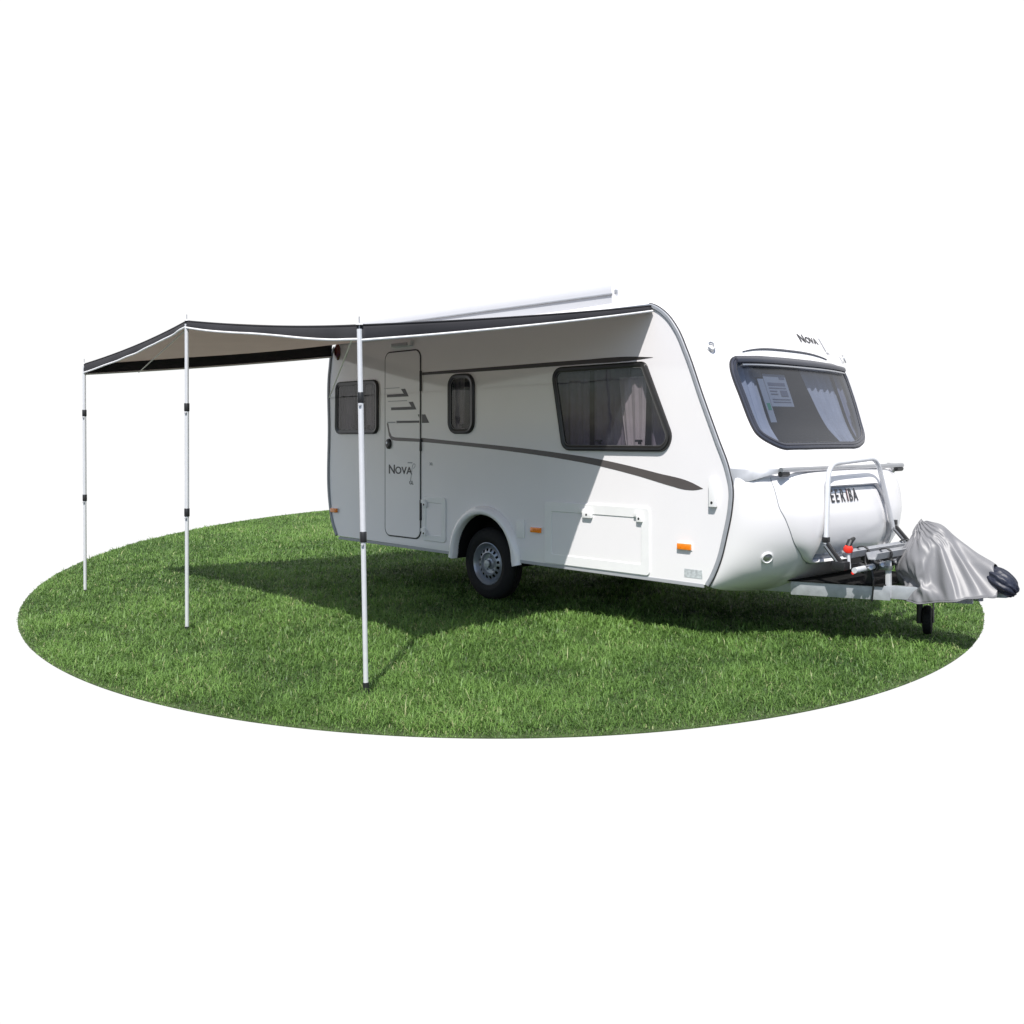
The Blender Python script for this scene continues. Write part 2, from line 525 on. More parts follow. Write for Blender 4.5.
# ---- grey corner trims (front and rear) with dark rubber insert
def trim_strip(i0, i1, name):
    P = []; N = []
    for i in range(i0, i1):
        x, z, _ = OUT[i]
        P.append(V((x, -.001, z))); N.append(NSIDE)
    bm = bmesh.new()
    sweep(bm, P, N, [(-.020, -.002), (-.020, .007), (-.012, .013), (.008, .013), (.016, .006), (.016, -.012), (.0, -.012)], False)
    t = bm_obj(name, bm, M['trim'], CAR)
    bm = bmesh.new()
    sweep(bm, P, N, [(-.0255, -.002), (-.0255, .0055), (-.0195, .0085), (-.0195, -.002)], False)
    bm_obj('rubber_seal', bm, M['trimdark'], t)
trim_strip(118, NS, 'corner_trim')
trim_strip(0, 66, 'corner_trim')
# awning rail along the roof edge
bm = bmesh.new(); beam(bm, (-2.36, -.004, 2.518), (1.93, -.004, 2.518), .022, .03); bm_obj('awning_rail', bm, M['alu'], CAR, False)
# sill strip
for x0, x1 in ((-2.37, -.44), (.44, 2.43)):
    bm = bmesh.new(); beam(bm, (x0, .012, .403), (x1, .012, .397), .03, .028); bm_obj('sill_strip', bm, M['greyplastic'], CAR, False)

# ---- door
DOOR = rpoly([(-1.516, .492), (-.930, .492), (-.930, 2.366), (-1.516, 2.366)], .085)
door = panel('door', offset2(DOOR, -.012), M['paint'], CAR, -.010, -.0005, bevel=.002)
side_sweep('seal', DOOR, [(-.0085, .0), (-.0085, .006), (.0035, .006), (.0035, .0)], M['trimdark'], door)
for z in (.78, 2.05, 1.42):
    bm = bmesh.new(); box(bm, (-.926, -.008, z), (.016, .02, .20 if z != 1.42 else .12), bev=.003); bm_obj('hinge', bm, M['trimdark'], door)
bm = bmesh.new(); lathe(bm, [(.001, .024), (.032, .024), (.04, .018), (.042, 0)], (-1.437, -.010, 1.43), seg=28)
for v in bm.verts: v.co.z = 1.43 + (v.co.z - 1.43) * 1.28
h = bm_obj('handle', bm, M['black'], door)
bm = bmesh.new(); lathe(bm, [(.001, .029), (.013, .027), (.015, .02)], (-1.447, -.010, 1.44), seg=16); bm_obj('lock', bm, M['alu'], h)

# decals on the side: thin foil sheets lying on the wall or the door
def decal(name, pts, m, parent, y):
    return panel(name, pts, m, parent, y - .0012, y)
def smooth_path(pts, n=10):
    return [(a, b) for a, b, _ in spline([(x, z, 0) for x, z in pts], n)]
YD = -.0105; YW = -.0004
# lower swoosh (door part, wall part)
up = smooth_path([(-.925, 1.493), (-.55, 1.468), (.0, 1.435), (.472, 1.404), (.95, 1.365), (1.41, 1.318), (2.0, 1.222), (2.32, 1.160), (2.425, 1.118)])
lo = smooth_path([(2.425, 1.116), (2.36, 1.104), (2.25, 1.104), (2.15, 1.122), (1.8, 1.195), (1.41, 1.262), (.95, 1.318), (.472, 1.362), (.0, 1.398), (-.55, 1.432), (-.925, 1.452)])
decal('swoosh', up + lo, M['stripe'], CAR, YW)
decal('swoosh', [(-1.478, 1.640), (-1.455, 1.640), (-1.43, 1.555), (-1.395, 1.508), (-1.34, 1.497), (-.944, 1.484), (-.944, 1.452), (-1.33, 1.462), (-1.40, 1.472), (-1.44, 1.51)], M['stripe'], door, YD)
up = smooth_path([(-.91, 2.135), (.2, 2.137), (1.2, 2.139), (1.75, 2.135), (1.955, 2.118)])
lo = smooth_path([(1.955, 2.116), (1.8, 2.106), (1.2, 2.103), (.2, 2.102), (-.91, 2.108)])
decal('upper_stripe', up + lo, M['stripedark'], CAR, YW)
def wing(zb, x0, xt, cut=None):
    """long thin bar ending in a pointed wedge"""
    return [(x0, zb), (xt, zb), (xt - .055, zb + .078), (xt - .125, zb + .078), (xt - .080, zb + .030), (x0, zb + .028)]
for zb, x0, xt in ((1.905, -1.475, -1.115), (1.772, -1.405, -.990)):
    decal('wing_mark', wing(zb, x0, xt), M['stripedark'], door, YD)
    decal('wing_line', [(x0 - .05, zb + .088), (xt - .15, zb + .088), (xt - .15, zb + .095), (x0 - .05, zb + .095)], M['letterpale'], door, YD)
decal('wing_mark', [(-1.315, 1.640), (-.944, 1.640), (-.944, 1.662), (-1.315, 1.664)], M['stripedark'], door, YD)
decal('wing_mark', [(-.914, 1.638), (-.800, 1.638), (-.862, 1.722), (-.914, 1.722)], M['stripedark'], CAR, YW)
decal('wing_mark', [(-.944, 1.69), (-.944, 1.722), (-.968, 1.722)], M['stripedark'], door, YD)
decal('wing_line', [(-1.47, 1.642), (-1.33, 1.642), (-1.33, 1.655), (-1.47, 1.655)], M['letterpale'], door, YD)

def side_text(s, x, z, size, m, parent, y, sx=1.0, shear=0.):
    me = text_mesh(s, size, shear, .0006)
    for v in me.vertices: v.co = (x + v.co.x * sx, y - .0007 - v.co.z, z + v.co.y)
    return link('lettering', me, m, parent, False)
side_text('N', -1.452, 1.130, .128, M['letter'], door, YD, 1.2)
side_text('OVA', -1.338, 1.130, .102, M['letter'], door, YD, 1.3)
decal('lettering', [(-1.13, 1.238), (-1.055, 1.238), (-1.055, 1.250), (-1.13, 1.250)], M['letterpale'], door, YD)
def thin_script(x, z, s, m, parent, y):
    """slim outlined slanted letter with a hook at its head"""
    L = [(0, 0), (.035, .17), (.055, .205), (.085, .205), (.092, .18), (.06, .15)]
    pts = fillet([(x + a * s, y - .0008, z + b * s) for a, b in L], .02 * s)
    bm = bmesh.new(); sweep(bm, pts, NSIDE, [(-.0035, 0), (-.0035, .0007), (.0035, .0007), (.0035, 0)], False)
    bm_obj('lettering', bm, m, parent, False)
thin_script(-1.085, 1.06, .85, M['letterpale'], door, YD)
side_text('GL', -1.105, 1.03, .050, M['letter'], door, YD, 1.1)
side_text('30.', -.80, 1.225, .04, M['letterpale'], CAR, YW, 1.2)

# ---- awning lamp over the door, rear red lamp
bm = bmesh.new(); box(bm, (-1.22, -.022, 2.435), (.34, .045, .065), bev=.02); al = bm_obj('awning_lamp', bm, M['plastic'], CAR)
bm = bmesh.new(); box(bm, (-1.22, -.047, 2.425), (.26, .012, .035), bev=.006); bm_obj('lens', bm, M['greyplastic'], al)
bm = bmesh.new(); lathe(bm, [(.001, .03), (.03, .028), (.05, .012), (.055, 0)], (-2.385, 0, 2.43), seg=28)
for v in bm.verts: v.co.z = 2.43 + (v.co.z - 2.43) * 1.75
bm_obj('rear_lamp', bm, M['red'], CAR)

# ---- amber markers
for x, z in ((-2.44, .700), (.683, .694), (2.262, .676)):
    bm = bmesh.new(); box(bm, (x, -.012, z), (.125, .024, .046), bev=.010)
    for k in (-1, 1): box(bm, (x + k * .022, -.0245, z + .002), (.006, .004, .018), bev=.001)
    a = bm_obj('marker_light', bm, M['amber'], CAR)
    bm = bmesh.new(); box(bm, (x, -.003, z), (.137, .006, .056), bev=.002); bm_obj('marker_base', bm, M['plastic'], a)

# ---- service hatches
def hatch(name, pts, catches, inset=.075, rr=.03):
    o = rpoly(pts, rr); q = rpoly(offset2(pts, -inset), .02, 4)
    fr = panel(name, o, M['plastic'], CAR, -.0125, -.0005, [q], bevel=.004)
    bm = bmesh.new(); oo = rpoly(offset2(pts, -.002), rr) 
    sweep(bm, plane_pts(oo if area2(oo) > 0 else oo[::-1], 0), NSIDE, [(-.0005, 0), (-.0005, .0025), (.0035, .0025), (.0035, 0)], True); bm_obj('seal', bm, M['greyplastic'], fr)
    panel('flap', offset2(q, .001), M['paint'], fr, -.0065, -.0008)
    for cx, cz, big in catches:
        bm = bmesh.new(); box(bm, (cx, -.020, cz), (.10 if big else .055, .030, .055), bev=.012)
        box(bm, (cx - .02, -.018, cz + .03), (.14 if big else .07, .024, .035), bev=.008)
        c = bm_obj('catch', bm, M['plastic'], fr)
        bm = bmesh.new(); lathe(bm, [(.001, .003), (.009, .002), (.010, 0)], (cx, -.035, cz), seg=12); bm_obj('lock', bm, M['black'], c)
    return fr
hatch('service_hatch', [(.79, .425), (1.925, .425), (1.925, .945), (.79, .945)], [(1.29, .862, True), (1.84, .862, False)])
hatch('service_hatch', [(-.895, .492), (-.546, .492), (-.546, .915), (-.895, .915)], [(-.845, .84, False), (-.85, .56, False)], inset=.05)
bm = bmesh.new(); box(bm, (.486, -.005, .69), (.10, .012, .155), bev=.004); bm_obj('socket_cover', bm, M['plastic'], CAR)
panel('rating_sticker', [(2.255, .447), (2.418, .447), (2.418, .510), (2.255, .510)], M['sticker'], CAR, -.002, -.0004)
# white grip at the front corner
bm = bmesh.new(); box(bm, (2.525, -.018, 1.085), (.056, .036, .195), bev=.008); gp = bm_obj('corner_grip', bm, M['plastic'], CAR)
bm = bmesh.new(); lathe(bm, [(.001, .004), (.009, .003), (.010, 0)], (2.525, -.036, 1.02), seg=12); bm_obj('lock', bm, M['black'], gp)

# ---- wheel arch moulding and housing
ao = arch(.405, .40, 40, .06)
P = [V((x, 0, z)) for x, z in ao]
P = [V((P[0].x + .012, 0, .355))] + P + [V((P[-1].x - .012, 0, .355))]
bm = bmesh.new()
sweep(bm, P, NSIDE, [(-.010, -.03), (-.010, .035), (.004, .050), (.035, .050), (.060, .034), (.072, .010), (.074, -.003)], False)
am = bm_obj('wheel_arch', bm, M['paint'], CAR, True, 50)
bm = bmesh.new(); sweep(bm, P, NSIDE, [(-.010, -.30), (-.010, -.02), (.0, -.02), (.0, -.30)], False)
bm2 = arch(.40, .40, 24, .06)
bm.faces.new([bm.verts.new((x, .30, z)) for x, z in bm2])
bm_obj('wheel_housing', bm, M['under'], am)

# ---- wheels
def wheel(y, sgn):
    ax = (0, sgn, 0); c = (-.02, y, .332); R = .332
    bm = bmesh.new()
    rings = lathe(bm, [(.030, .010), (.034, .030), (.001, .034)], c, ax, 24)
    hub = bm_obj('wheel', bm, M['galv'], CAR)
    bm = bmesh.new()
    # tyre section: bead, sidewall with two ribs, shoulder, tread with grooves
    pr = [(.186, -.17), (.192, .012), (.205, .022), (.235, .029), (.250, .031), (.256, .028), (.285, .026), (.306, .016), (.322, .0), (.329, -.012), (.332, -.03),
          (.332, -.052), (.324, -.054), (.324, -.060), (.332, -.062), (.332, -.088), (.324, -.090), (.324, -.096), (.332, -.098), (.332, -.12), (.328, -.145), (.30, -.165), (.186, -.17)]
    pr = [(r, d if d > 0 else d * .80) for r, d in pr]
    lathe(bm, pr, c, ax, 96)
    bm_obj('tyre', bm, M['rubber'], hub, True, 50)
    bm = bmesh.new()
    pr = [(.194, .010), (.196, .018), (.190, .020), (.184, .012), (.176, -.004), (.170, -.022), (.160, -.034), (.146, -.012), (.140, -.006), (.112, .004), (.102, .006), (.098, -.004), (.090, -.016), (.055, -.020), (.048, -.008), (.034, -.004), (.033, .008)]
    lathe(bm, pr, c, ax, 96, skip=lambda i, k: i == 8 and (k % 6) in (1, 2, 3))
    for k in range(5):
        a = 2 * PI * k / 5 + .3
        q = V(c) + V((math.cos(a) * .070, sgn * -.02, math.sin(a) * .070))
        lathe(bm, [(.001, .014), (.009, .014), (.011, .0)], q, ax, 10)
    bm_obj('rim', bm, M['steel'], hub, True, 40)
    bm = bmesh.new(); lathe(bm, [(.15, -.05), (.001, -.05)], c, ax, 32); bm_obj('brake_drum', bm, M['under'], hub)
wheel(.075, -1)
wheel(W - .075, 1)
bm = bmesh.new(); tube(bm, [(-.005, .25, .30), (-.005, W - .25, .30)], .035, 12); bm_obj('axle', bm, M['under'], CAR)
bm = bmesh.new()
for y in (.62, 1.68): beam(bm, (-2.2, y, .385), (2.3, y, .385), .05, .09)
bm_obj('chassis', bm, M['under'], CAR, False)

# ---- awning case on the roof edge
bm = bmesh.new()
pf = [(-.085, -.075), (-.095, .05), (-.085, .12), (-.045, .165), (.02, .175), (.075, .15), (.09, .07), (.085, -.075)]
rg = [[bm.verts.new((x, .135 + a, 2.635 + b)) for a, b in pf] for x in (-2.05, 1.50)]
for j in range(len(pf)):
    k = (j + 1) % len(pf); bm.faces.new((rg[0][j], rg[0][k], rg[1][k], rg[1][j]))
bm.faces.new(rg[0][::-1]); bm.faces.new(rg[1])
ac = bm_obj('awning_case', bm, M['case'], CAR, True, 60)
bm = bmesh.new()
rg = [[bm.verts.new((x, .135 + a * 1.03, 2.632 + b * 1.03)) for a, b in pf] for x in (1.5005, 1.535)]
for j in range(len(pf)):
    k = (j + 1) % len(pf); bm.faces.new((rg[0][j], rg[0][k], rg[1][k], rg[1][j]))
bm.faces.new(rg[0][::-1]); bm.faces.new(rg[1]); bm_obj('end_cap', bm, M['paint'], ac)
bm = bmesh.new(); box(bm, (1.538, .05, 2.675), (.012, .03, .03), bev=.003); bm_obj('end_clip', bm, M['trim'], ac)
bm = bmesh.new(); beam(bm, (-2.05, .036, 2.660), (1.51, .036, 2.660), .012, .014); bm_obj('gutter', bm, M['trim'], ac, False)
# the case sits straight on the roof skin

# ---- front window
fo = fwin(0)
fo = resample(fo, 160)
if area2(fo) < 0: fo = fo[::-1]
P, N = on_surf(fo)
bm = bmesh.new()
# find which side is outward
t = P[1] - P[-1]; bdir = t.cross(N[0]); mid = surf(1.15, 174)
flip = bdir.dot(P[0] - mid) < 0
sweep(bm, P, N, [(-.044, -.02), (-.044, .016), (-.036, .024), (-.022, .024), (-.018, .017), (-.008, .020), (.004, .014), (.004, -.02)], True, flip=flip)
ffr = bm_obj('front_window', bm, M['frontframe'], CAR, True, 40)
bm = bmesh.new()
sweep(bm, P, N, [(-.048, .012), (-.048, .0165), (-.0445, .0185), (-.0445, .012)], True, flip=flip)
bm_obj('bead', bm, M['bead'], ffr)
bm = bmesh.new()
sweep(bm, P, N, [(.0045, -.004), (.0045, .008), (.011, .006), (.013, -.004)], True, flip=flip)
bm_obj('seal', bm, M['trimdark'], ffr)
def patch(outl, rings, off, fn=None):
    """sheet on the front surface filling an outline in (y, s)"""
    bm = bmesh.new(); cy = sum(p[0] for p in outl) / len(outl); cs = sum(p[1] for p in outl) / len(outl)
    prev = None
    for r in range(rings):
        f = 1 - r / rings
        row = []
        for y, s in outl:
            yy = cy + (y - cy) * f; ss = cs + (s - cs) * f
            row.append(bm.verts.new(surf(yy, ss) + snorm(yy, ss) * off))
        if prev:
            for i in range(len(row)):
                k = (i + 1) % len(row); bm.faces.new((prev[i], prev[k], row[k], row[i]))
        prev = row
    c = bm.verts.new(surf(cy, cs) + snorm(cy, cs) * off)
    for i in range(len(prev)): bm.faces.new((prev[i], prev[(i + 1) % len(prev)], c))
    return bm
bm = patch(resample(fwin(-.035), 120), 10, .012)
bm_obj('pane', bm, M['glassf'], ffr, True, 180)
# hinge bar along the top of the window and the thin dark line above it
yy = [.33 + 1.63 * k / 40 for k in range(41)]
P, N = on_surf([(y, 160.4) for y in yy]); bm = bmesh.new(); sweep(bm, P, N, [(-.022, .005), (-.022, .034), (-.010, .042), (.010, .042), (.022, .034), (.022, .005)], False)
hb = bm_obj('hinge_bar', bm, M['frontframe'], ffr)
P, N = on_surf([(y, 161.7) for y in yy[1:-1]]); bm = bmesh.new(); sweep(bm, P, N, [(-.006, .010), (-.006, .036), (.006, .036), (.006, .010)], False)
bm_obj('silver_bead', bm, M['alu'], ffr)
yy = [.46 + 1.26 * k / 40 for k in range(41)]
P, N = on_surf([(y, 156.9 + 1.0 * abs(k / 20 - 1) ** 3) for k, y in enumerate(yy)])
bm = bmesh.new()
sweep(bm, P, N, lambda i: [(-.011 * (1 - abs(i / 20 - 1) ** 3) - .001, .0), (-.011 * (1 - abs(i / 20 - 1) ** 3) - .001, .010), (.001, .010), (.001, .0)], False)
bm_obj('rain_lip', bm, M['frontframe'], CAR)
# window stays and bottom catches
for y in (.88, 1.46):
    p = surf(y, 186.2) + snorm(y, 186.2) * -.005
    bm = bmesh.new(); box(bm, p, (.025, .14, .02), bev=.004); bm_obj('catch', bm, M['black'], ffr)
# curtains and notice behind the front pane
def front_curtain(y0, y1, s0, s1, off, folds, amp, m, bend):
    bm = bmesh.new()
    def f(u, v):
        y = y0 + (y1 - y0) * u + bend(v) * (1 if y0 > 1.1 else -1) * (1 - u if y0 > 1.1 else u)
        s = s0 + (s1 - s0) * v
        p = surf(y, s)
        return p + V((off + amp * (math.sin(u * folds * 2 * PI) + .35 * math.sin(u * folds * 5 * PI + 1)), 0, 0))
    grid(bm, f, folds * 14, 18)
    bm_obj('curtain', bm, m, ffr, True, 180, recalc=False)
front_curtain(1.34, 1.90, 160.5, 189, -.10, 5, .014, M['curtain'], lambda v: .26 * v ** 1.4)
front_curtain(.36, .64, 160.5, 189, -.08, 3, .012, M['curtain'], lambda v: .03 * math.sin(v * 3))
front_curtain(1.86, 2.06, 160.5, 189, -.07, 2, .010, M['curtdark'], lambda v: .02)
bm = bmesh.new()
def fr_box(y0, y1, s0, s1, off, th=.004):
    q = []
    for y, s in ((y0, s0), (y1, s0), (y1, s1), (y0, s1)): q.append(surf(y, s) + snorm(y, s) * off)
    n = snorm((y0 + y1) / 2, (s0 + s1) / 2)
    a = [bm.verts.new(p) for p in q]; b = [bm.verts.new(p - n * th) for p in q]
    bm.faces.new(a); bm.faces.new(b[::-1])
    for i in range(4): bm.faces.new((a[i], b[i], b[(i + 1) % 4], a[(i + 1) % 4]))
fr_box(.66, .97, 163.2, 172.6, -.030)
no = bm_obj('notice', bm, M['paper'], ffr, False)
bm = bmesh.new()
for s0, s1, y0, y1 in ((163.9, 164.6, .87, .95), (165.6, 166.5, .69, .93), (167.0, 167.3, .69, .93), (167.8, 169.6, .83, .93), (167.9, 168.2, .69, .79), (168.8, 169.1, .69, .79), (170.4, 170.7, .69, .94), (171.2, 171.5, .69, .94)):
    fr_box(y0, y1, s0, s1, -.0285, .001)
bm_obj('print', bm, M['ink'], no, False)
bm = bmesh.new(); fr_box(.585, .66, 164.5, 177, -.036); lf = bm_obj('leaflet', bm, M['paper'], ffr, False)
bm = bmesh.new(); fr_box(.60, .645, 171.6, 173.6, -.034, .001); bm_obj('print', bm, M['green'], lf, False)
bm = bmesh.new(); fr_box(.53, .64, 161.9, 164.2, -.028); bm_obj('blind_clip', bm, M['black'], ffr, False)

# ---- lettering on the front
def front_text(s, y, st, size, m, sx=1., name='lettering', off=.006):
    me = text_mesh(s, size, 0, .0008)
    k = None
    for v in me.vertices:
        yy = y + v.co.x * sx
        z0 = surf(yy, st)
        # metres down the surface -> s steps
        step = (surf(yy, st + 1) - surf(yy, st)).length
        ss = st - v.co.y / step
        v.co = surf(yy, ss) + snorm(yy, ss) * (off + v.co.z)
    return link(name, me, m, CAR, False)
front_text('N', 1.40, 150.6, .105, M['letter'], 1.25)
front_text('OVA', 1.505, 150.6, .082, M['letter'], 1.2)
front_text('l', 1.775, 154.0, .16, M['letterpale'], .8)
front_text('GL', 1.775, 155.8, .045, M['letterpale'], 1.3)
# ---- lift-off eyes, seam tick and marker lens on the nose
for y, s in ((.152, 156.4), (2.20, 155.2)):
    n = snorm(y, s); p = surf(y, s) + n * .004
    bm = bmesh.new(); lathe(bm, [(.001, .002), (.030, .006), (.036, 0)], p, n, 20)
    e = bm_obj('lifting_eye', bm, M['plastic'], CAR)
    up_ = V((0, 0, 1)); up_ = (up_ - n * up_.dot(n)).normalized(); sd = n.cross(up_)
    bm = bmesh.new(); tube(bm, [p + n * .018 + (up_ * math.cos(a) * 1.25 + sd * math.sin(a)) * .027 for a in [2 * PI * k / 18 for k in range(18)]], .006, 8, True)
    bm_obj('ring', bm, M['alu'], e)
n = snorm(.19, 233.4); p = surf(.19, 233.4)
bm = bmesh.new(); lathe(bm, [(.046, -.004), (.046, .009), (.037, .012), (.033, .004)], p, n, 28); ml = bm_obj('front_marker', bm, M['plastic'], CAR)
bm = bmesh.new(); lathe(bm, [(.034, .004), (.026, .009), (.001, .011)], p, n, 24); bm_obj('lens', bm, M['alu'], ml)

# ---- gas locker lid on the nose: raised skin round a recessed panel
def metric_round(pts, r):
    k = .0185
    return [(y, s / k) for y, s in rpoly([(y, s * k) for y, s in pts], r, 9)]
LID = metric_round([(.19, 199.8), (2.11, 199.8), (2.09, 213), (1.94, 227.0), (1.76, 235.0), (.54, 235.0), (.36, 227.0), (.21, 213)], [.03, .03, .3, .4, .22, .22, .4, .3])
REC = metric_round([(.67, 204.9), (1.47, 204.9), (1.60, 214), (1.70, 233.6), (.55, 233.6), (.61, 214)], [.09, .09, .4, .04, .04, .4])
def polar(outl, n=180, cy=1.15, cs=217.):
    out = []
    k = .0185
    for i in range(n):
        a = 2 * PI * i / n; best = None
        dx, dy = math.cos(a), math.sin(a)
        for j in range(len(outl)):
            x1, y1 = outl[j - 1][0] - cy, (outl[j - 1][1] - cs) * k; x2, y2 = outl[j][0] - cy, (outl[j][1] - cs) * k
            den = dx * (y2 - y1) - dy * (x2 - x1)
            if abs(den) < 1e-9: continue
            tt = (x1 * (y2 - y1) - y1 * (x2 - x1)) / den; uu = (x1 * dy - y1 * dx) / den
            if tt > 0 and -.0001 <= uu <= 1.0001: best = max(best or 0, tt)
        out.append((cy + dx * best, cs + dy * best / k))
    return out
LP, RP = polar(LID), polar(REC)
bm = bmesh.new(); prev = None
for f, off in ((0, -.006), (0, .030), (.03, .036), (.25, .036), (.5, .034), (.75, .025), (.92, .012), (1.0, .006), (1.0, -.004)):
    row = []
    for (y1, s1), (y2, s2) in zip(RP, LP):
        y = y1 + (y2 - y1) * f; s = s1 + (s2 - s1) * f
        row.append(bm.verts.new(surf(y, s) + snorm(y, s) * off))
    if prev:
        for i in range(len(row)):
            k = (i + 1) % len(row); bm.faces.new((prev[i], prev[k], row[k], row[i]))
    prev = row
lid = bm_obj('locker_lid', bm, M['front'], CAR, True, 40)
P, N = on_surf(LP); bm = bmesh.new(); sweep(bm, P, N, [(-.004, -.004), (-.004, .0025), (.004, .0025), (.004, -.004)], True)
bm_obj('seal', bm, M['trim'], lid)
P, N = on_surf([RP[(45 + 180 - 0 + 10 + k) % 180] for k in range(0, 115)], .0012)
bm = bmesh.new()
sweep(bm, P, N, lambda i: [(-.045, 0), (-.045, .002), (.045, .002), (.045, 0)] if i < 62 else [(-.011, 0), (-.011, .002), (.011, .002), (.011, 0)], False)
bm_obj('recess_shade_trim', bm, M['recess'], lid, False)  # blue-grey surround whose colour deepens the shade at the recess's left and top
# maker's lettering in the recess: bar mark, then letters
TXT = (('E', .738), ('E', .805), ('R', .878), ('I', .962), ('B', 1.000), ('A', 1.068))
for ch_, y_ in TXT: front_text(ch_, y_, 210.0, .118, M['letter'], .80)
front_text('I', TXT[3][1] + .020, 210.0, .118, M['letterred'], .16, off=.0055)

# ---- grab bar across the nose with its end brackets
BX, BZ = 2.955, 1.262
bm = bmesh.new(); tube(bm, [(BX, .20, BZ), (BX, 2.10, BZ)], .019, 16); gbar = bm_obj('grab_bar', bm, M['alu'], CAR)
for y0, sg in ((.0, 1), (W, -1)):
    bm = bmesh.new()
    secs = []
    for f, hh, th in ((0, .125, .016), (.25, .085, .03), (.55, .045, .04), (.8, .032, .034), (1.0, .028, .030)):
        y = y0 + sg * (-.004 + .27 * f); ys_ = min(max(y, .004), W - .004)
        x = 2.665 + (BX - 2.665) * (f ** .55); z = 1.21 + (BZ - 1.21) * f ** .6
        secs.append([bm.verts.new((x + a * th, y, z + b * hh)) for a, b in ((-.5, -.5), (.5, -.5), (.5, .42), (.3, .5), (-.5, .5))])
    for A, B in zip(secs, secs[1:]):
        for j in range(5):
            k = (j + 1) % 5; bm.faces.new((A[j], A[k], B[k], B[j]))
    bm.faces.new(secs[0][::-1]); bm.faces.new(secs[-1])
    bm_obj('bracket', bm, M['rail'], gbar, True, 50)
    bm = bmesh.new(); tube(bm, [(BX - .005, y0 + sg * .20, BZ - .03), (BX - .005, y0 + sg * .30, BZ - .03)], .02, 10); bm_obj('clamp', bm, M['black'], gbar)

# ---- drawbar
bm = bmesh.new()
for sg in (-1, 1):
    beam(bm, (2.35, 1.15 + sg * .62, .365), (3.95, 1.15 + sg * .07, .372), .05, .095, bev=.006)
beam(bm, (3.80, 1.15, .39), (4.16, 1.15, .42), .07, .07)
db = bm_obj('drawbar', bm, M['galv'], CAR, True, 30)
bm = bmesh.new()
pl = [(2.62, .50), (3.42, .80), (3.42, 1.50), (2.62, 1.80)]
q = [bm.verts.new((x, y, .425)) for x, y in pl]; q2 = [bm.verts.new((x, y, .415)) for x, y in pl]
bm.faces.new(q); bm.faces.new(q2[::-1])
for i in range(4): bm.faces.new((q[i], q2[i], q2[(i + 1) % 4], q[(i + 1) % 4]))
bm_obj('step_plate', bm, M['under'], db, False)
bm = bmesh.new()
beam(bm, (2.80, .592, .365), (3.46, .842, .368), .012, .105); bm_obj('side_plate', bm, M['galv'], db)
# jockey wheel
jx, jy = 3.455, 1.33
bm = bmesh.new(); tube(bm, [(jx, jy, .44), (jx, jy, .09)], .023, 14); jw = bm_obj('jockey_post', bm, M['black'], CAR)
bm = bmesh.new()
ax = V((.93, .36, 0)); c = V((jx + .035, jy + .055, .113))
lathe(bm, [(.02, -.034), (.085, -.034), (.104, -.026), (.110, -.008), (.110, .008), (.104, .026), (.085, .034), (.02, .034)], c, ax, 36)
bm_obj('jockey_wheel', bm, M['rubber'], jw)
bm = bmesh.new()
for k in (-1, 1): beam(bm, c + ax * .042 * k + V((0, 0, .13)), c + ax * .042 * k + V((0, 0, -.02)), .02, .006, up=(1, 0, 0), bev=.001)
beam(bm, c + ax * -.046 + V((0, 0, .132)), c + ax * .046 + V((0, 0, .132)), .03, .008)
bm_obj('fork', bm, M['black'], jw)

# ------------------------------------------------------------------ bike rack on the drawbar
RK = empty('bike_rack', (3.2, 1.15, .42))
tag(RK, 'silver tubular bike rack with black joints and a red knob, mounted over the caravan drawbar', 'bike rack')
hoop = fillet([(3.11, .555, .72), (3.09, .63, 1.30), (3.09, 1.385, 1.335), (3.11, 1.62, .76)], .12, 8)
bm = bmesh.new(); tube(bm, hoop, .0185, 14); hp = bm_obj('hoop', bm, M['pole'], RK)
arms = [((3.115, .555, .715), (3.235, .540, .585)), ((3.115, 1.628, .78), (3.25, 1.62, .64))]
for a, b in arms:
    bm = bmesh.new(); box(bm, V(a) + V((-.005, .002, .035)), (.042, .044, .04), bev=.005); bm_obj('joint', bm, M['black'], RK)
    bm = bmesh.new(); beam(bm, a, b, .045, .028, up=(0, -1, 0)); ar_ = bm_obj('arm', bm, M['black'], RK)
    bm = bmesh.new(); beam(bm, V(a) + V((.0, -.028, .0)), V(b) + V((0, -.028, 0)), .012, .006, up=(0, -1, 0), bev=.001); bm_obj('arm_edge', bm, M['alu'], ar_)
    bm = bmesh.new(); box(bm, V(b) + V((0, 0, -.01)), (.10, .09, .06), bev=.01); bm_obj('joint', bm, M['black'], RK)
# two wheel channels running across
def channel(x, z, y0, y1):
    bm = bmesh.new()
    pr = [(-.045, .028), (-.028, -.02), (.028, -.02), (.045, .028), (.038, .030), (.024, -.012), (-.024, -.012), (-.038, .030)]
    sweep(bm, [(x, y0, z), (x, y1, z)], V((0, 0, 1)), pr, False)
    return bm_obj('wheel_channel', bm, M['rail'], RK, True, 20)
c1 = channel(3.24, .645, .62, 1.98); c2 = channel(3.44, .650, .60, 1.98)
for x, y, z in ((3.24, .85, .65), (3.44, .80, .655), (3.24, 1.55, .65), (3.44, 1.5, .655)):
    bm = bmesh.new(); sweep(bm, [V((x + math.cos(a) * .050, y, z + math.sin(a) * .042)) for a in [2 * PI * k / 16 for k in range(16)]], V((0, 1, 0)), [(-.003, -.014), (-.003, .014), (.003, .014), (.003, -.014)], True)
    bm_obj('strap', bm, M['black'], RK)
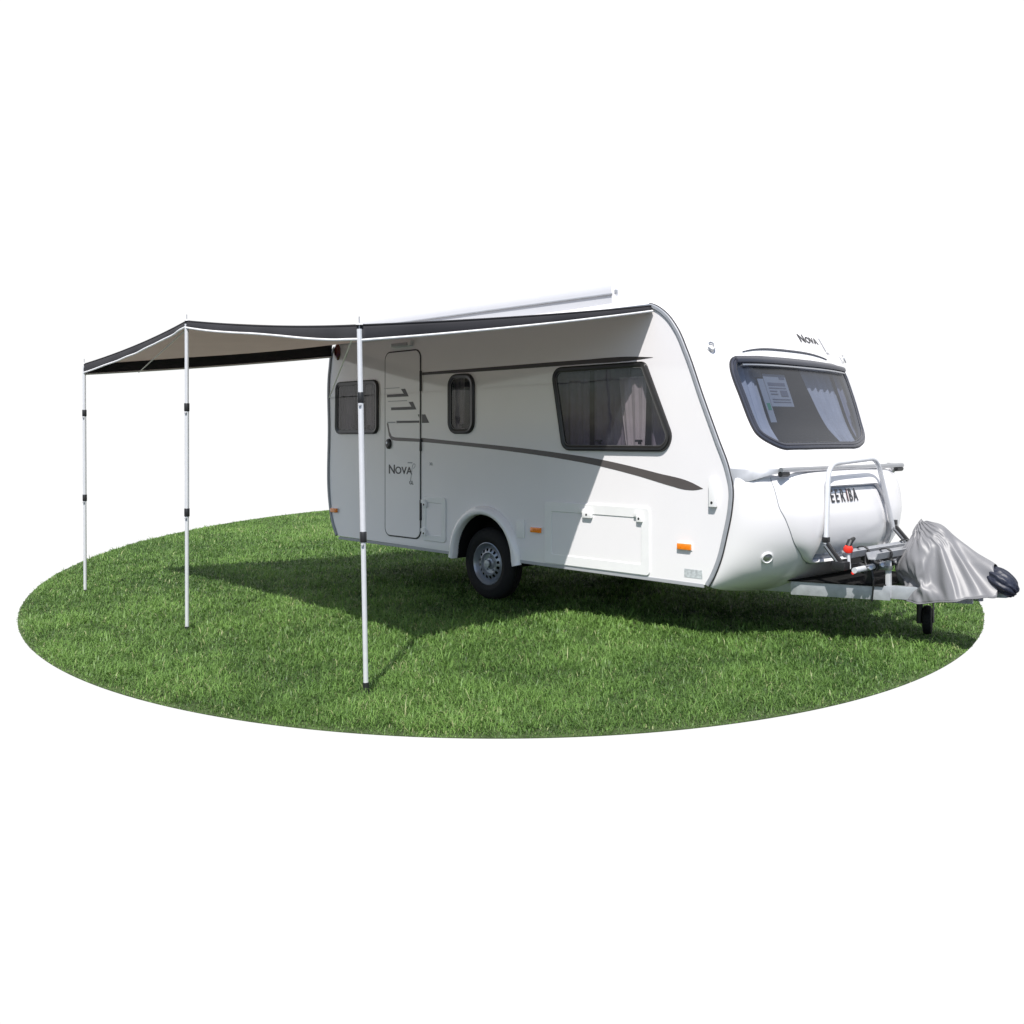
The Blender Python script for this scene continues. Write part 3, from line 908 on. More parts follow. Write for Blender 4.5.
# cross tubes and posts
bm = bmesh.new(); tube(bm, [(3.36, .50, .555), (3.36, 1.75, .575)], .021, 14); bm_obj('cross_tube', bm, M['pole'], RK)
bm = bmesh.new(); tube(bm, [(3.22, .62, .55), (3.22, 1.70, .56)], .018, 14); bm_obj('cross_tube', bm, M['black'], RK)
for y in (.86, 1.16, 1.44):
    bm = bmesh.new(); beam(bm, (3.16, y, .54), (3.46, y, .55), .035, .03); bm_obj('rail', bm, M['alu'], RK)
for x, y in ((3.30, .84), (3.30, 1.46)):
    bm = bmesh.new(); beam(bm, (x, y, .425), (x, y, .56), .05, .05, up=(1, 0, 0)); bm_obj('post', bm, M['black'], RK)
bm = bmesh.new(); beam(bm, (3.43, .875, .33), (3.43, .875, .60), .03, .035, up=(1, 0, 0)); bm_obj('post', bm, M['pole'], RK)
# black clamps, loops and grips
for x, y, z in ((3.34, .66, .555), (3.36, .80, .565), (3.36, 1.02, .57), (3.24, .92, .60)):
    bm = bmesh.new(); box(bm, (x, y, z), (.065, .05, .06), Matrix.Rotation(.4, 3, 'Y'), .01); cl = bm_obj('clamp', bm, M['black'], RK)
    bm = bmesh.new(); lathe(bm, [(.001, .05), (.016, .048), (.018, .035), (.008, .03), (.008, 0)], (x + .03, y, z), (1, -.5, .3), 14); bm_obj('clamp_knob', bm, M['alu'], cl)
for y in (.74, .96):
    bm = bmesh.new(); tube(bm, [V((3.35 + math.cos(a) * .03, y + math.sin(a) * .012, .615 + math.sin(a) * .05)) for a in [PI * 1.6 * k / 14 - .6 for k in range(15)]], .008, 8); bm_obj('loop', bm, M['black'], RK)
    bm = bmesh.new(); tube(bm, fillet([(3.36, y, .56), (3.39, y - .01, .46), (3.37, y + .01, .36), (3.36, y + .02, .31)], .04), .007, 8); bm_obj('hanging_strap', bm, M['black'], RK)
# red knob with black lever
kx, ky, kz = 3.26, .60, .690
bm = bmesh.new(); lathe(bm, [(.001, .030), (.024, .026), (.034, .010), (.034, -.012), (.022, -.024), (.001, -.026)], (kx, ky, kz), (.3, -.3, .9), 16); kn = bm_obj('knob', bm, M['redknob'], RK)
bm = bmesh.new(); tube(bm, [(kx, ky, kz + .02), (kx + .005, ky + .02, kz + .055), (kx + .01, ky + .07, kz + .075)], [.02, .022, .012], 10); bm_obj('lever', bm, M['black'], kn)
bm = bmesh.new(); tube(bm, [(kx, ky, kz - .02), (3.27, .60, .55)], .012, 10); bm_obj('spindle', bm, M['pole'], kn)
bm = bmesh.new(); lathe(bm, [(.001, .008), (.010, .007), (.010, -.007), (.001, -.008)], (3.31, .57, .525), (1, -1, 0), 12); bm_obj('reflector', bm, M['redknob'], RK)

# ------------------------------------------------------------------ hitch cover
HC = empty('hitch_cover', (3.62, 1.15, .31))
tag(HC, 'silver grey fabric hitch cover with dark navy tip, draped over the caravan coupling', 'hitch cover')
# draped cloth shape in millimetres (rings of vertices from the peak down to the hem)
COVER = [
3546,3545,3545,3540,3537,3537,3540,3545,3542,3534,3535,3538,3544,3547,3548,3545,3541,3542,3544,3541,3547,3548,3545,3548,3548,3548,3546,3547,3549,3550,
3549,3551,3551,3549,3548,3550,3553,3555,3555,3556,3556,3555,3553,3553,3554,3555,3556,3555,3556,3557,3559,3561,3561,3560,3562,3566,3566,3566,3557,3557,
3557,3562,3563,3558,3555,3554,3553,3552,3550,3550,3549,3551,3548,3550,3550,3547,3547,3548,3549,3552,3551,3550,3548,3548,3545,3544,3546,3547,3545,3542,
3537,3539,3544,3542,3543,3543,3539,3533,3535,3537,3539,3537,3536,3539,3544,3541,3533,3533,3534,3537,3541,3538,3541,3536,3541,3534,3530,3530,3530,3540,
3541,3537,3530,3529,3530,3532,3535,3535,3534,3529,3531,3530,3532,3538,3536,3538,3535,3535,3536,3540,3538,3538,3537,3542,3540,3540,3542,3546,3548,3544,
3548,3553,3555,3560,3560,3559,3562,3569,3570,3572,3576,3577,3577,3577,3580,3584,3583,3580,3581,3586,3585,3574,3570,3569,3571,3572,3570,3562,3557,3554,
3554,3553,3547,3544,3544,3543,3540,3541,3543,3539,3536,3535,3538,3537,3535,3536,3533,3536,3535,3533,3534,3534,3530,3530,3532,3531,3536,3539,3539,3528,
3528,3528,3530,3527,3527,3529,3534,3538,3534,3528,3526,3527,3533,3529,3530,3525,3530,3534,3525,3524,3527,3536,3540,3538,3527,3526,3527,3533,3535,3540,
3545,3545,3538,3533,3533,3538,3544,3548,3547,3542,3546,3552,3552,3551,3542,3544,3548,3551,3550,3558,3561,3559,3557,3561,3567,3569,3569,3573,3576,3583,
3583,3587,3593,3597,3598,3600,3606,3609,3613,3613,3614,3615,3614,3612,3604,3599,3598,3595,3591,3586,3581,3575,3566,3563,3563,3558,3553,3558,3551,3546,
3551,3551,3548,3544,3540,3536,3538,3537,3541,3545,3544,3538,3532,3538,3538,3531,3529,3532,3534,3539,3538,3531,3525,3525,3528,3528,3522,3522,3525,3532,
3534,3528,3525,3536,3536,3531,3524,3515,3518,3526,3524,3519,3519,3522,3532,3534,3527,3526,3534,3535,3531,3525,3530,3540,3541,3531,3533,3538,3545,3547,
3543,3537,3542,3549,3553,3553,3551,3547,3553,3558,3560,3558,3560,3565,3566,3571,3573,3577,3581,3583,3590,3597,3601,3604,3613,3620,3623,3628,3634,3637,
3641,3644,3646,3646,3644,3639,3634,3629,3622,3616,3608,3601,3596,3591,3584,3577,3574,3569,3560,3563,3560,3553,3547,3553,3551,3547,3543,3540,3544,3536,
3533,3541,3542,3538,3528,3527,3533,3530,3522,3522,3527,3532,3533,3527,3520,3520,3525,3530,3525,3518,3516,3518,3525,3527,3519,3523,3530,3527,3516,3511,
3512,3518,3523,3515,3515,3520,3529,3531,3523,3520,3523,3533,3532,3522,3524,3531,3540,3539,3530,3531,3536,3544,3543,3536,3539,3545,3549,3554,3557,3551,
3553,3556,3563,3568,3568,3572,3575,3581,3584,3586,3593,3599,3604,3613,3618,3625,3635,3645,3647,3655,3663,3670,3671,3676,3682,3683,3678,3672,3665,3657,
3649,3639,3632,3623,3614,3607,3600,3592,3584,3581,3572,3569,3566,3557,3551,3548,3555,3550,3542,3542,3544,3538,3532,3531,3538,3535,3527,3522,3523,3532,
3531,3521,3518,3517,3526,3523,3514,3513,3514,3523,3522,3513,3513,3511,3518,3522,3513,3511,3517,3524,3515,3508,3506,3509,3519,3519,3512,3518,3526,3525,
3516,3515,3518,3525,3531,3529,3520,3525,3530,3536,3538,3531,3532,3540,3546,3546,3541,3546,3552,3555,3562,3566,3566,3561,3565,3574,3575,3573,3579,3587,
3590,3596,3605,3613,3620,3627,3635,3645,3656,3665,3676,3682,3692,3701,3707,3712,3715,3713,3710,3702,3694,3684,3673,3662,3651,3641,3630,3620,3612,3604,
3595,3588,3585,3578,3572,3565,3556,3551,3557,3554,3545,3540,3541,3541,3533,3529,3529,3536,3532,3523,3520,3527,3528,3520,3515,3511,3513,3522,3523,3516,
3510,3510,3519,3519,3510,3511,3519,3518,3507,3504,3504,3511,3517,3507,3499,3500,3507,3514,3505,3506,3512,3520,3520,3511,3513,3518,3525,3527,3519,3520,
3526,3531,3538,3542,3538,3536,3543,3549,3552,3546,3550,3555,3559,3565,3571,3566,3570,3579,3585,3584,3588,3597,3603,3611,3616,3625,3635,3644,3654,3666,
3674,3687,3699,3709,3716,3725,3732,3738,3740,3740,3737,3729,3719,3709,3696,3683,3670,3658,3646,3636,3626,3616,3607,3599,3591,3582,3580,3573,3566,3560,
3554,3558,3554,3547,3541,3545,3541,3535,3531,3535,3532,3524,3518,3524,3522,3512,3514,3520,3517,3508,3507,3516,3511,3504,3504,3513,3507,3513,3513,3508,
3498,3496,3496,3496,3505,3505,3507,3497,3500,3512,3514,3504,3503,3511,3517,3518,3510,3514,3522,3529,3530,3521,3523,3529,3533,3539,3545,3548,3541,3546,
3553,3560,3558,3560,3565,3567,3575,3577,3575,3582,3591,3597,3594,3602,3611,3619,3630,3640,3646,3657,3669,3681,3695,3707,3716,3729,3737,3747,3748,3759,
3762,3765,3762,3753,3742,3730,3718,3704,3689,3675,3662,3651,3640,3629,3620,3610,3602,3593,3586,3579,3577,3569,3563,3556,3559,3556,3550,3547,3547,3540,
3533,3529,3534,3532,3523,3521,3528,3521,3513,3518,3519,3510,3506,3515,3513,3503,3500,3507,3500,3496,3504,3504,3494,3491,3491,3490,3497,3497,3504,3503,
3494,3495,3505,3505,3498,3501,3509,3516,3519,3510,3512,3519,3527,3522,3521,3527,3534,3539,3546,3551,3552,3549,3554,3562,3567,3561,3565,3573,3577,3583,
3585,3587,3598,3604,3601,3608,3618,3629,3638,3650,3663,3669,3680,3692,3706,3721,3732,3741,3754,3754,3769,3772,3784,3789,3786,3776,3763,3750,3737,3722,
3706,3691,3676,3664,3652,3641,3631,3620,3611,3601,3593,3586,3578,3579,3571,3564,3564,3559,3554,3548,3552,3547,3541,3539,3540,3537,3528,3526,3533,3529,
3518,3517,3525,3522,3512,3512,3519,3512,3504,3511,3507,3497,3491,3499,3498,3489,3487,3485,3488,3487,3495,3501,3502,3494,3495,3504,3506,3499,3501,3510,
3518,3519,3511,3514,3525,3530,3524,3531,3536,3540,3547,3549,3553,3557,3556,3562,3568,3573,3568,3576,3580,3585,3587,3592,3599,3607,3614,3621,3626,3638,
3650,3663,3674,3686,3698,3708,3717,3730,3747,3757,3763,3778,3779,3794,3805,3813,3810,3799,3785,3771,3757,3741,3723,3706,3690,3676,3664,3654,3641,3629,
3620,3610,3600,3594,3587,3586,3579,3574,3566,3565,3559,3554,3556,3551,3545,3541,3545,3542,3536,3531,3536,3535,3530,3521,3523,3525,3517,3510,3515,3509,
3501,3500,3505,3496,3489,3497,3497,3487,3485,3494,3485,3478,3477,3480,3489,3490,3484,3487,3495,3503,3505,3500,3509,3517,3517,3513,3522,3529,3526,3526,
3533,3539,3547,3552,3547,3556,3564,3559,3565,3572,3579,3583,3583,3590,3597,3599,3604,3612,3618,3628,3636,3646,3661,3673,3680,3693,3708,3723,3729,3746,
3754,3769,3784,3787,3799,3813,3828,3837,3833,3822,3807,3791,3777,3760,3741,3721,3704,3689,3677,3665,3653,3640,3629,3618,3608,3603,3595,3585,3587,3578,
3570,3570,3562,3556,3560,3555,3550,3544,3546,3541,3536,3528,3525,3529,3530,3526,3517,3513,3515,3516,3513,3507,3498,3494,3501,3497,3487,3490,3493,3483,
3480,3490,3488,3485,3475,3476,3477,3486,3489,3482,3484,3492,3499,3492,3496,3504,3511,3507,3511,3521,3526,3524,3531,3538,3546,3552,3547,3554,3563,3569,
3564,3571,3580,3588,3588,3593,3603,3610,3610,3617,3625,3634,3645,3657,3673,3682,3698,3714,3719,3732,3748,3755,3771,3788,3795,3805,3815,3834,3850,3859,
3856,3844,3827,3811,3796,3779,3758,3737,3719,3704,3691,3679,3666,3653,3639,3627,3616,3609,3603,3592,3592,3586,3578,3570,3564,3560,3563,3558,3551,3546,
3539,3539,3532,3524,3520,3520,3523,3520,3511,3505,3503,3508,3504,3496,3490,3488,3495,3494,3485,3487,3490,3480,3480,3488,3488,3473,3463,3461,3461,3467,
3477,3480,3474,3479,3488,3492,3488,3496,3504,3510,3504,3512,3521,3527,3530,3534,3543,3549,3553,3550,3559,3566,3573,3571,3580,3589,3592,3598,3604,3614,
3622,3629,3633,3642,3654,3667,3681,3700,3710,3726,3737,3744,3759,3771,3785,3804,3812,3818,3833,3853,3873,3882,3878,3864,3847,3829,3814,3797,3775,3752,
3733,3717,3705,3692,3679,3665,3651,3637,3626,3615,3610,3600,3590,3586,3583,3575,3567,3561,3564,3558,3550,3547,3539,3533,3528,3518,3516,3520,3519,3516,
3508,3500,3494,3492,3500,3496,3486,3483,3489,3488,3478,3481,3483,3473,3468,3469,3474,3463,3453,3449,3452,3453,3461,3470,3473,3468,3474,3482,3479,3486,
3496,3504,3499,3505,3516,3523,3521,3527,3536,3544,3550,3553,3556,3565,3574,3581,3581,3589,3598,3605,3611,3620,3628,3639,3648,3656,3668,3675,3694,3711,
3728,3735,3749,3757,3773,3784,3802,3819,3826,3833,3850,3874,3896,3905,3900,3885,3866,3847,3831,3814,3791,3767,3747,3731,3718,3705,3692,3677,3662,3648,
3636,3624,3613,3606,3595,3587,3584,3579,3570,3561,3555,3558,3551,3541,3536,3527,3522,3514,3510,3515,3512,3503,3500,3499,3489,3486,3493,3491,3481,3474,
3473,3477,3474,3476,3472,3463,3459,3457,3463,3448,3446,3438,3438,3441,3447,3456,3462,3459,3462,3468,3473,3479,3488,3498,3494,3499,3509,3519,3523,3523,
3531,3541,3543,3548,3556,3564,3574,3583,3590,3594,3603,3611,3620,3626,3635,3645,3657,3669,3672,3689,3708,3724,3741,3752,3755,3770,3784,3800,3819,3835,
3839,3848,3869,3896,3920,3930,3924,3906,3885,3865,3849,3832,3808,3783,3761,3745,3731,3718,3704,3688,3672,3656,3644,3632,3620,3610,3602,3590,3584,3581,
3573,3563,3555,3557,3550,3540,3531,3523,3514,3507,3504,3506,3506,3497,3492,3496,3491,3481,3479,3485,3480,3470,3463,3461,3459,3461,3460,3451,3445,3444,
3444,3433,3433,3427,3425,3428,3435,3443,3450,3453,3453,3458,3465,3472,3482,3492,3498,3495,3503,3514,3521,3520,3526,3536,3543,3547,3555,3564,3574,3583,
3593,3600,3607,3616,3626,3634,3643,3653,3664,3675,3687,3699,3715,3733,3751,3765,3767,3782,3796,3815,3835,3850,3853,3864,3889,3919,3944,3955,3947,3927,
3904,3882,3866,3850,3825,3798,3775,3758,3744,3732,3718,3700,3682,3666,3652,3640,3630,3622,3608,3596,3585,3581,3574,3565,3555,3553,3548,3539,3528,3519,
3510,3503,3501,3500,3500,3496,3486,3482,3486,3481,3472,3474,3473,3464,3455,3453,3447,3443,3446,3442,3433,3431,3432,3416,3417,3415,3414,3415,3422,3431,
3439,3443,3446,3448,3454,3463,3472,3482,3493,3497,3497,3508,3516,3516,3522,3531,3541,3547,3555,3565,3575,3585,3595,3604,3613,3622,3631,3642,3653,3663,
3673,3685,3692,3705,3726,3745,3763,3775,3779,3794,3809,3830,3851,3864,3866,3881,3909,3941,3968,3979,3971,3948,3922,3899,3882,3867,3843,3814,3790,3772,
3758,3746,3731,3713,3693,3675,3662,3653,3643,3629,3614,3601,3591,3583,3575,3565,3555,3547,3545,3536,3525,3516,3505,3500,3498,3495,3493,3490,3484,3475,
3472,3473,3469,3465,3463,3455,3446,3443,3438,3429,3424,3425,3418,3414,3415,3399,3400,3401,3403,3406,3410,3417,3425,3432,3437,3440,3446,3455,3465,3476,
3485,3492,3496,3499,3510,3515,3520,3528,3538,3548,3557,3567,3577,3589,3599,3609,3619,3628,3638,3649,3661,3672,3683,3688,3701,3716,3738,3757,3776,3787,
3791,3807,3823,3845,3867,3878,3880,3899,3928,3962,3990,4002,3992,3967,3939,3915,3896,3884,3860,3829,3804,3786,3772,3759,3744,3724,3703,3686,3674,3665,
3652,3637,3621,3606,3596,3586,3576,3566,3555,3545,3538,3531,3521,3511,3502,3496,3490,3486,3483,3480,3475,3468,3462,3460,3458,3453,3449,3443,3437,3432,
3426,3419,3409,3404,3402,3400,3399,3393,3397,3399,3399,3399,3402,3407,3412,3421,3429,3436,3439,3447,3458,3468,3471,3482,3484,3493,3503,3512,3521,3530,
3541,3550,3560,3571,3581,3593,3605,3616,3626,3636,3646,3658,3666,3679,3684,3695,3708,3727,3749,3769,3788,3798,3803,3820,3836,3860,3883,3892,3895,3915,
3946,3982,4011,4024,4013,3987,3956,3930,3910,3901,3876,3844,3818,3800,3785,3772,3755,3735,3714,3697,3687,3674,3661,3645,3627,3612,3600,3590,3579,3568,
3558,3546,3536,3528,3519,3510,3501,3494,3486,3481,3476,3470,3465,3459,3453,3449,3445,3439,3432,3425,3420,3415,3410,3404,3398,3393,3391,3391,3391,3385,
3384,3384,3387,3390,3395,3400,3404,3411,3419,3430,3436,3440,3449,3458,3470,3472,3484,3495,3506,3517,3527,3534,3543,3554,3564,3574,3586,3599,3610,3622,
3633,3643,3654,3662,3674,3679,3691,3702,3717,3738,3760,3782,3801,3810,3816,3833,3850,3875,3899,3906,3910,3931,3963,4000,4032,4045,4033,4005,3973,3945,
3924,3916,3891,3858,3831,3813,3798,3784,3767,3746,3724,3708,3692,3678,3667,3650,3633,3618,3605,3595,3583,3572,3561,3550,3539,3528,3518,3509,3501,3491,
3483,3475,3468,3461,3454,3448,3441,3436,3430,3425,3419,3414,3409,3404,3400,3397,3394,3392,3389,3388,3387,3396,3390,3382,3383,3392,3394,3403,3408,3413,
3414,3424,3433,3440,3444,3457,3465,3477,3488,3500,3512,3523,3535,3539,3548,3558,3569,3581,3592,3603,3614,3626,3638,3650,3661,3671,3674,3685,3696,3709,
3726,3749,3770,3795,3815,3823,3829,3846,3864,3890,3914,3920,3924,3945,3978,4018,4051,4064,4052,4022,3990,3961,3939,3932,3906,3872,3844,3826,3811,3796,
3779,3757,3734,3715,3700,3690,3674,3657,3638,3621,3610,3599,3587,3576,3565,3553,3543,3532,3521,3513,3506,3499,3492,3486,3480,3473,3465,3456,3449,3442,
3435,3433,3431,3429,3429,3427,3425,3421,3416,3411,3405,3403,3400,3388,3383,3385,3385,3392,3402,3412,3414,3417,3416,3420,3426,3433,3444,3456,3470,3483,
3494,3506,3518,3529,3541,3546,3557,3565,3574,3586,3600,3606,3618,3630,3643,3655,3667,3672,3680,3689,3703,3717,3735,3758,3781,3808,3829,3835,3842,3860,
3878,3904,3929,3934,3937,3959,3992,4035,4070,4083,4070,4039,4006,3977,3953,3947,3920,3884,3857,3838,3823,3808,3791,3769,3745,3725,3714,3703,3686,3670,
3649,3629,3616,3605,3594,3582,3571,3560,3548,3538,3528,3520,3510,3501,3493,3487,3481,3477,3476,3472,3465,3457,3448,3454,3452,3450,3445,3435,3425,3412,
3417,3413,3409,3403,3397,3381,3382,3385,3394,3402,3413,3421,3423,3420,3419,3425,3434,3444,3454,3468,3479,3492,3503,3514,3524,3534,3544,3556,3566,3578,
3579,3591,3599,3607,3621,3634,3647,3659,3668,3682,3684,3695,3709,3724,3743,3768,3792,3820,3842,3847,3855,3873,3892,3918,3942,3947,3950,3971,4006,4051,
4087,4101,4088,4056,4022,3992,3968,3961,3934,3897,3870,3850,3836,3822,3805,3782,3757,3737,3723,3715,3699,3679,3657,3638,3624,3612,3601,3590,3579,3568,
3559,3551,3548,3540,3529,3516,3506,3502,3494,3490,3485,3481,3478,3465,3466,3460,3458,3450,3436,3430,3420,3409,3402,3400,3395,3390,3385,3388,3394,3405,
3413,3419,3424,3424,3419,3419,3427,3437,3445,3453,3464,3472,3487,3501,3513,3525,3536,3546,3554,3566,3575,3586,3591,3599,3613,3614,3624,3631,3644,3658,
3670,3679,3695,3700,3716,3732,3752,3777,3802,3831,3854,3858,3867,3886,3905,3931,3956,3962,3963,3984,4020,4067,4105,4119,4107,4074,4038,4008,3983,3976,
3947,3911,3882,3863,3849,3835,3818,3795,3772,3750,3738,3722,3706,3690,3666,3646,3632,3623,3612,3600,3590,3582,3576,3572,3564,3555,3542,3537,3525,3515,
3515,3509,3503,3496,3486,3474,3463,3463,3453,3441,3427,3415,3414,3404,3391,3389,3385,3384,3384,3406,3413,3414,3414,3413,3410,3412,3420,3431,3440,3449,
3458,3469,3465,3475,3488,3502,3516,3529,3543,3554,3565,3577,3586,3595,3598,3610,3615,3629,3630,3643,3657,3657,3669,3683,3692,3707,3722,3739,3761,3784,
3812,3841,3865,3868,3879,3898,3918,3945,3970,3975,3976,3998,4035,4083,4123,4139,4127,4094,4055,4023,3998,3991,3961,3924,3895,3875,3862,3849,3831,3808,
3784,3767,3748,3734,3720,3699,3677,3659,3645,3634,3624,3617,3609,3600,3595,3585,3573,3561,3560,3543,3536,3534,3523,3520,3511,3500,3489,3478,3466,3453,
3441,3428,3414,3401,3397,3402,3390,3388,3392,3395,3400,3431,3440,3443,3443,3441,3428,3422,3433,3443,3454,3460,3471,3478,3486,3485,3492,3504,3517,3525,
3534,3546,3559,3573,3586,3598,3609,3619,3630,3639,3647,3654,3653,3667,3673,3686,3701,3718,3729,3747,3769,3793,3821,3851,3875,3878,3890,3910,3930,3959,
3985,3990,3991,4013,4051,4101,4142,4161,4148,4115,4075,4041,4014,4007,3976,3938,3907,3887,3875,3862,3845,3821,3802,3778,3765,3749,3730,3710,3690,3670,
3658,3650,3646,3638,3628,3618,3606,3593,3582,3568,3555,3549,3550,3543,3532,3518,3504,3491,3480,3471,3460,3447,3434,3420,3406,3399,3394,3406,3402,3407,
3414,3419,3425,3447,3443,3438,3433,3449,3446,3435,3444,3455,3467,3465,3473,3486,3493,3501,3489,3500,3514,3521,3528,3542,3552,3567,3581,3587,3600,3611,
3623,3620,3629,3640,3654,3670,3684,3698,3711,3727,3742,3754,3778,3803,3831,3861,3886,3889,3902,3923,3944,3975,4002,4009,4010,4032,4071,4122,4164,4186,
4173,4141,4100,4063,4037,4027,3993,3955,3922,3901,3891,3878,3860,3840,3816,3791,3776,3762,3744,3722,3699,3689,3679,3671,3662,3651,3637,3623,3609,3597,
3588,3575,3560,3559,3544,3532,3526,3513,3500,3488,3476,3464,3451,3438,3434,3427,3410,3409,3411,3413,3424,3432,3439,3445,3447,3426,3423,3413,3424,3428,
3442,3454,3463,3470,3474,3478,3473,3483,3482,3493,3500,3488,3496,3506,3522,3530,3544,3559,3571,3579,3584,3595,3607,3623,3639,3653,3666,3676,3686,3702,
3720,3731,3748,3766,3786,3815,3839,3870,3896,3901,3915,3937,3959,3992,4021,4030,4031,4054,4092,4145,4187,4212,4200,4167,4126,4089,4062,4049,4012,3972,
3937,3916,3907,3894,3877,3858,3829,3808,3790,3770,3755,3736,3713,3691,3686,3672,3666,3650,3637,3622,3608,3599,3584,3570,3560,3547,3540,3532,3519,3503,
3489,3477,3464,3458,3444,3449,3449,3433,3437,3441,3444,3446,3450,3447,3442,3433,3423,3400,3395,3391,3402,3401,3417,3431,3443,3443,3451,3458,3468,3475,
3478,3477,3474,3483,3480,3498,3514,3527,3540,3543,3556,3567,3582,3593,3603,3621,3637,3649,3665,3676,3690,3706,3720,3738,3752,3772,3795,3825,3848,3880,
3906,3915,3929,3952,3976,4011,4042,4056,4059,4080,4118,4173,4210,4240,4229,4197,4155,4127,4095,4076,4033,3992,3957,3933,3927,3912,3897,3873,3847,3820,
3800,3785,3766,3743,3717,3705,3690,3676,3660,3649,3635,3619,3610,3595,3581,3571,3560,3544,3533,3519,3506,3499,3484,3470,3467,3453,3450,3435,3427,3417,
3418,3434,3428,3424,3422,3426,3422,3412,3412,3392,3383,3376,3378,3389,3404,3417,3422,3423,3424,3429,3437,3444,3447,3448,3450,3458,3472,3491,3508,3521,
3531,3540,3552,3565,3579,3592,3606,3620,3635,3650,3664,3677,3691,3707,3724,3741,3758,3777,3799,3828,3861,3892,3916,3933,3948,3969,3998,4033,4063,4083,
4096,4115,4150,4198,4241,4262,4253,4225,4192,4162,4133,4099,4058,4014,3977,3955,3942,3930,3911,3885,3856,3830,3808,3789,3768,3745,3723,3704,3689,3676,
3663,3649,3635,3620,3606,3591,3576,3562,3550,3541,3532,3522,3509,3493,3479,3468,3460,3451,3440,3427,3417,3414,3417,3423,3424,3420,3411,3403,3400,3399,
3397,1156,1149,1149,1148,1146,1148,1148,1149,1147,1144,1141,1143,1144,1144,1146,1147,1147,1143,1141,1140,1141,1142,1146,1146,1139,1140,1142,1145,1147,
1149,1146,1142,1141,1147,1149,1145,1144,1144,1141,1142,1146,1147,1147,1146,1142,1145,1146,1147,1143,1144,1145,1144,1143,1146,1146,1146,1150,1150,1152,
1149,1152,1159,1155,1154,1152,1152,1155,1151,1150,1153,1154,1153,1153,1156,1154,1149,1149,1152,1159,1161,1159,1156,1151,1152,1153,1155,1158,1157,1156,
1156,1157,1157,1157,1153,1151,1153,1156,1157,1156,1154,1154,1151,1151,1150,1151,1150,1151,1145,1144,1148,1150,1147,1149,1147,1146,1147,1148,1144,1148,
1148,1148,1148,1139,1137,1141,1145,1142,1143,1143,1144,1141,1137,1138,1138,1140,1141,1136,1133,1133,1135,1135,1138,1137,1135,1131,1135,1138,1133,1133,
1138,1139,1139,1133,1136,1135,1131,1131,1131,1135,1134,1131,1132,1136,1138,1142,1144,1147,1145,1151,1155,1160,1157,1161,1170,1170,1170,1169,1173,1174,
1174,1166,1164,1172,1172,1167,1166,1167,1164,1161,1161,1164,1166,1165,1163,1158,1156,1156,1155,1159,1163,1161,1159,1161,1162,1157,1152,1153,1153,1153,
1159,1161,1158,1154,1154,1154,1152,1151,1152,1153,1150,1148,1149,1153,1146,1147,1147,1147,1146,1143,1138,1137,1142,1142,1143,1141,1135,1132,1137,1130,
1129,1131,1135,1134,1128,1126,1126,1127,1127,1126,1124,1125,1125,1127,1127,1124,1126,1127,1129,1132,1133,1127,1130,1134,1134,1128,1126,1129,1132,1127,
1127,1129,1133,1135,1134,1137,1140,1139,1146,1146,1144,1151,1155,1157,1163,1169,1174,1179,1179,1173,1175,1181,1183,1183,1173,1172,1180,1179,1170,1170,
1171,1174,1174,1175,1175,1176,1175,1174,1172,1171,1169,1170,1170,1172,1168,1166,1165,1167,1159,1158,1157,1156,1157,1162,1162,1156,1158,1162,1158,1153,
1153,1153,1153,1153,1151,1148,1149,1146,1143,1140,1143,1139,1135,1137,1139,1139,1138,1130,1129,1131,1136,1135,1127,1125,1126,1131,1129,1121,1118,1119,
1119,1118,1116,1117,1117,1118,1121,1115,1114,1116,1117,1117,1118,1115,1117,1118,1119,1116,1119,1122,1117,1117,1121,1126,1121,1123,1128,1131,1133,1139,
1140,1150,1147,1157,1168,1162,1172,1179,1179,1183,1187,1185,1187,1189,1192,1192,1192,1183,1184,1188,1188,1188,1188,1188,1186,1184,1186,1185,1184,1180,
1183,1182,1177,1174,1174,1176,1175,1171,1169,1171,1170,1168,1165,1162,1165,1166,1166,1162,1158,1158,1161,1161,1154,1153,1151,1151,1147,1148,1150,1149,
1143,1138,1143,1141,1135,1132,1136,1138,1137,1135,1128,1128,1131,1127,1120,1116,1116,1117,1122,1115,1111,1111,1115,1114,1108,1107,1108,1113,1116,1117,
1109,1108,1107,1107,1108,1112,1113,1107,1108,1109,1115,1119,1120,1112,1112,1118,1119,1116,1120,1123,1130,1128,1138,1139,1150,1156,1168,1174,1178,1186,
1191,1194,1198,1202,1204,1199,1201,1203,1203,1203,1193,1189,1196,1198,1197,1197,1196,1187,1186,1193,1190,1185,1186,1189,1187,1181,1180,1184,1185,1181,
1176,1172,1176,1175,1173,1169,1165,1169,1169,1165,1160,1157,1160,1161,1162,1156,1152,1153,1148,1149,1146,1145,1140,1134,1133,1138,1134,1128,1130,1133,
1129,1124,1120,1118,1125,1122,1116,1113,1111,1108,1114,1112,1105,1101,1101,1108,1106,1099,1098,1100,1107,1109,1109,1104,1099,1099,1099,1102,1109,1109,
1101,1104,1105,1105,1110,1103,1103,1109,1113,1112,1104,1111,1119,1128,1127,1138,1148,1160,1170,1180,1188,1196,1201,1206,1208,1210,1211,1211,1209,1209,
1213,1214,1213,1201,1203,1207,1207,1207,1207,1201,1194,1198,1201,1196,1192,1198,1198,1195,1188,1186,1192,1190,1183,1180,1179,1181,1180,1177,1173,1168,
1170,1172,1165,1163,1159,1160,1154,1153,1150,1152,1151,1145,1147,1145,1140,1133,1129,1134,1133,1127,1123,1127,1125,1119,1115,1111,1114,1117,1112,1106,
1100,1098,1097,1104,1104,1097,1090,1089,1097,1096,1088,1087,1087,1095,1097,1097,1089,1088,1089,1089,1096,1101,1096,1091,1091,1096,1098,1097,1088,1090,
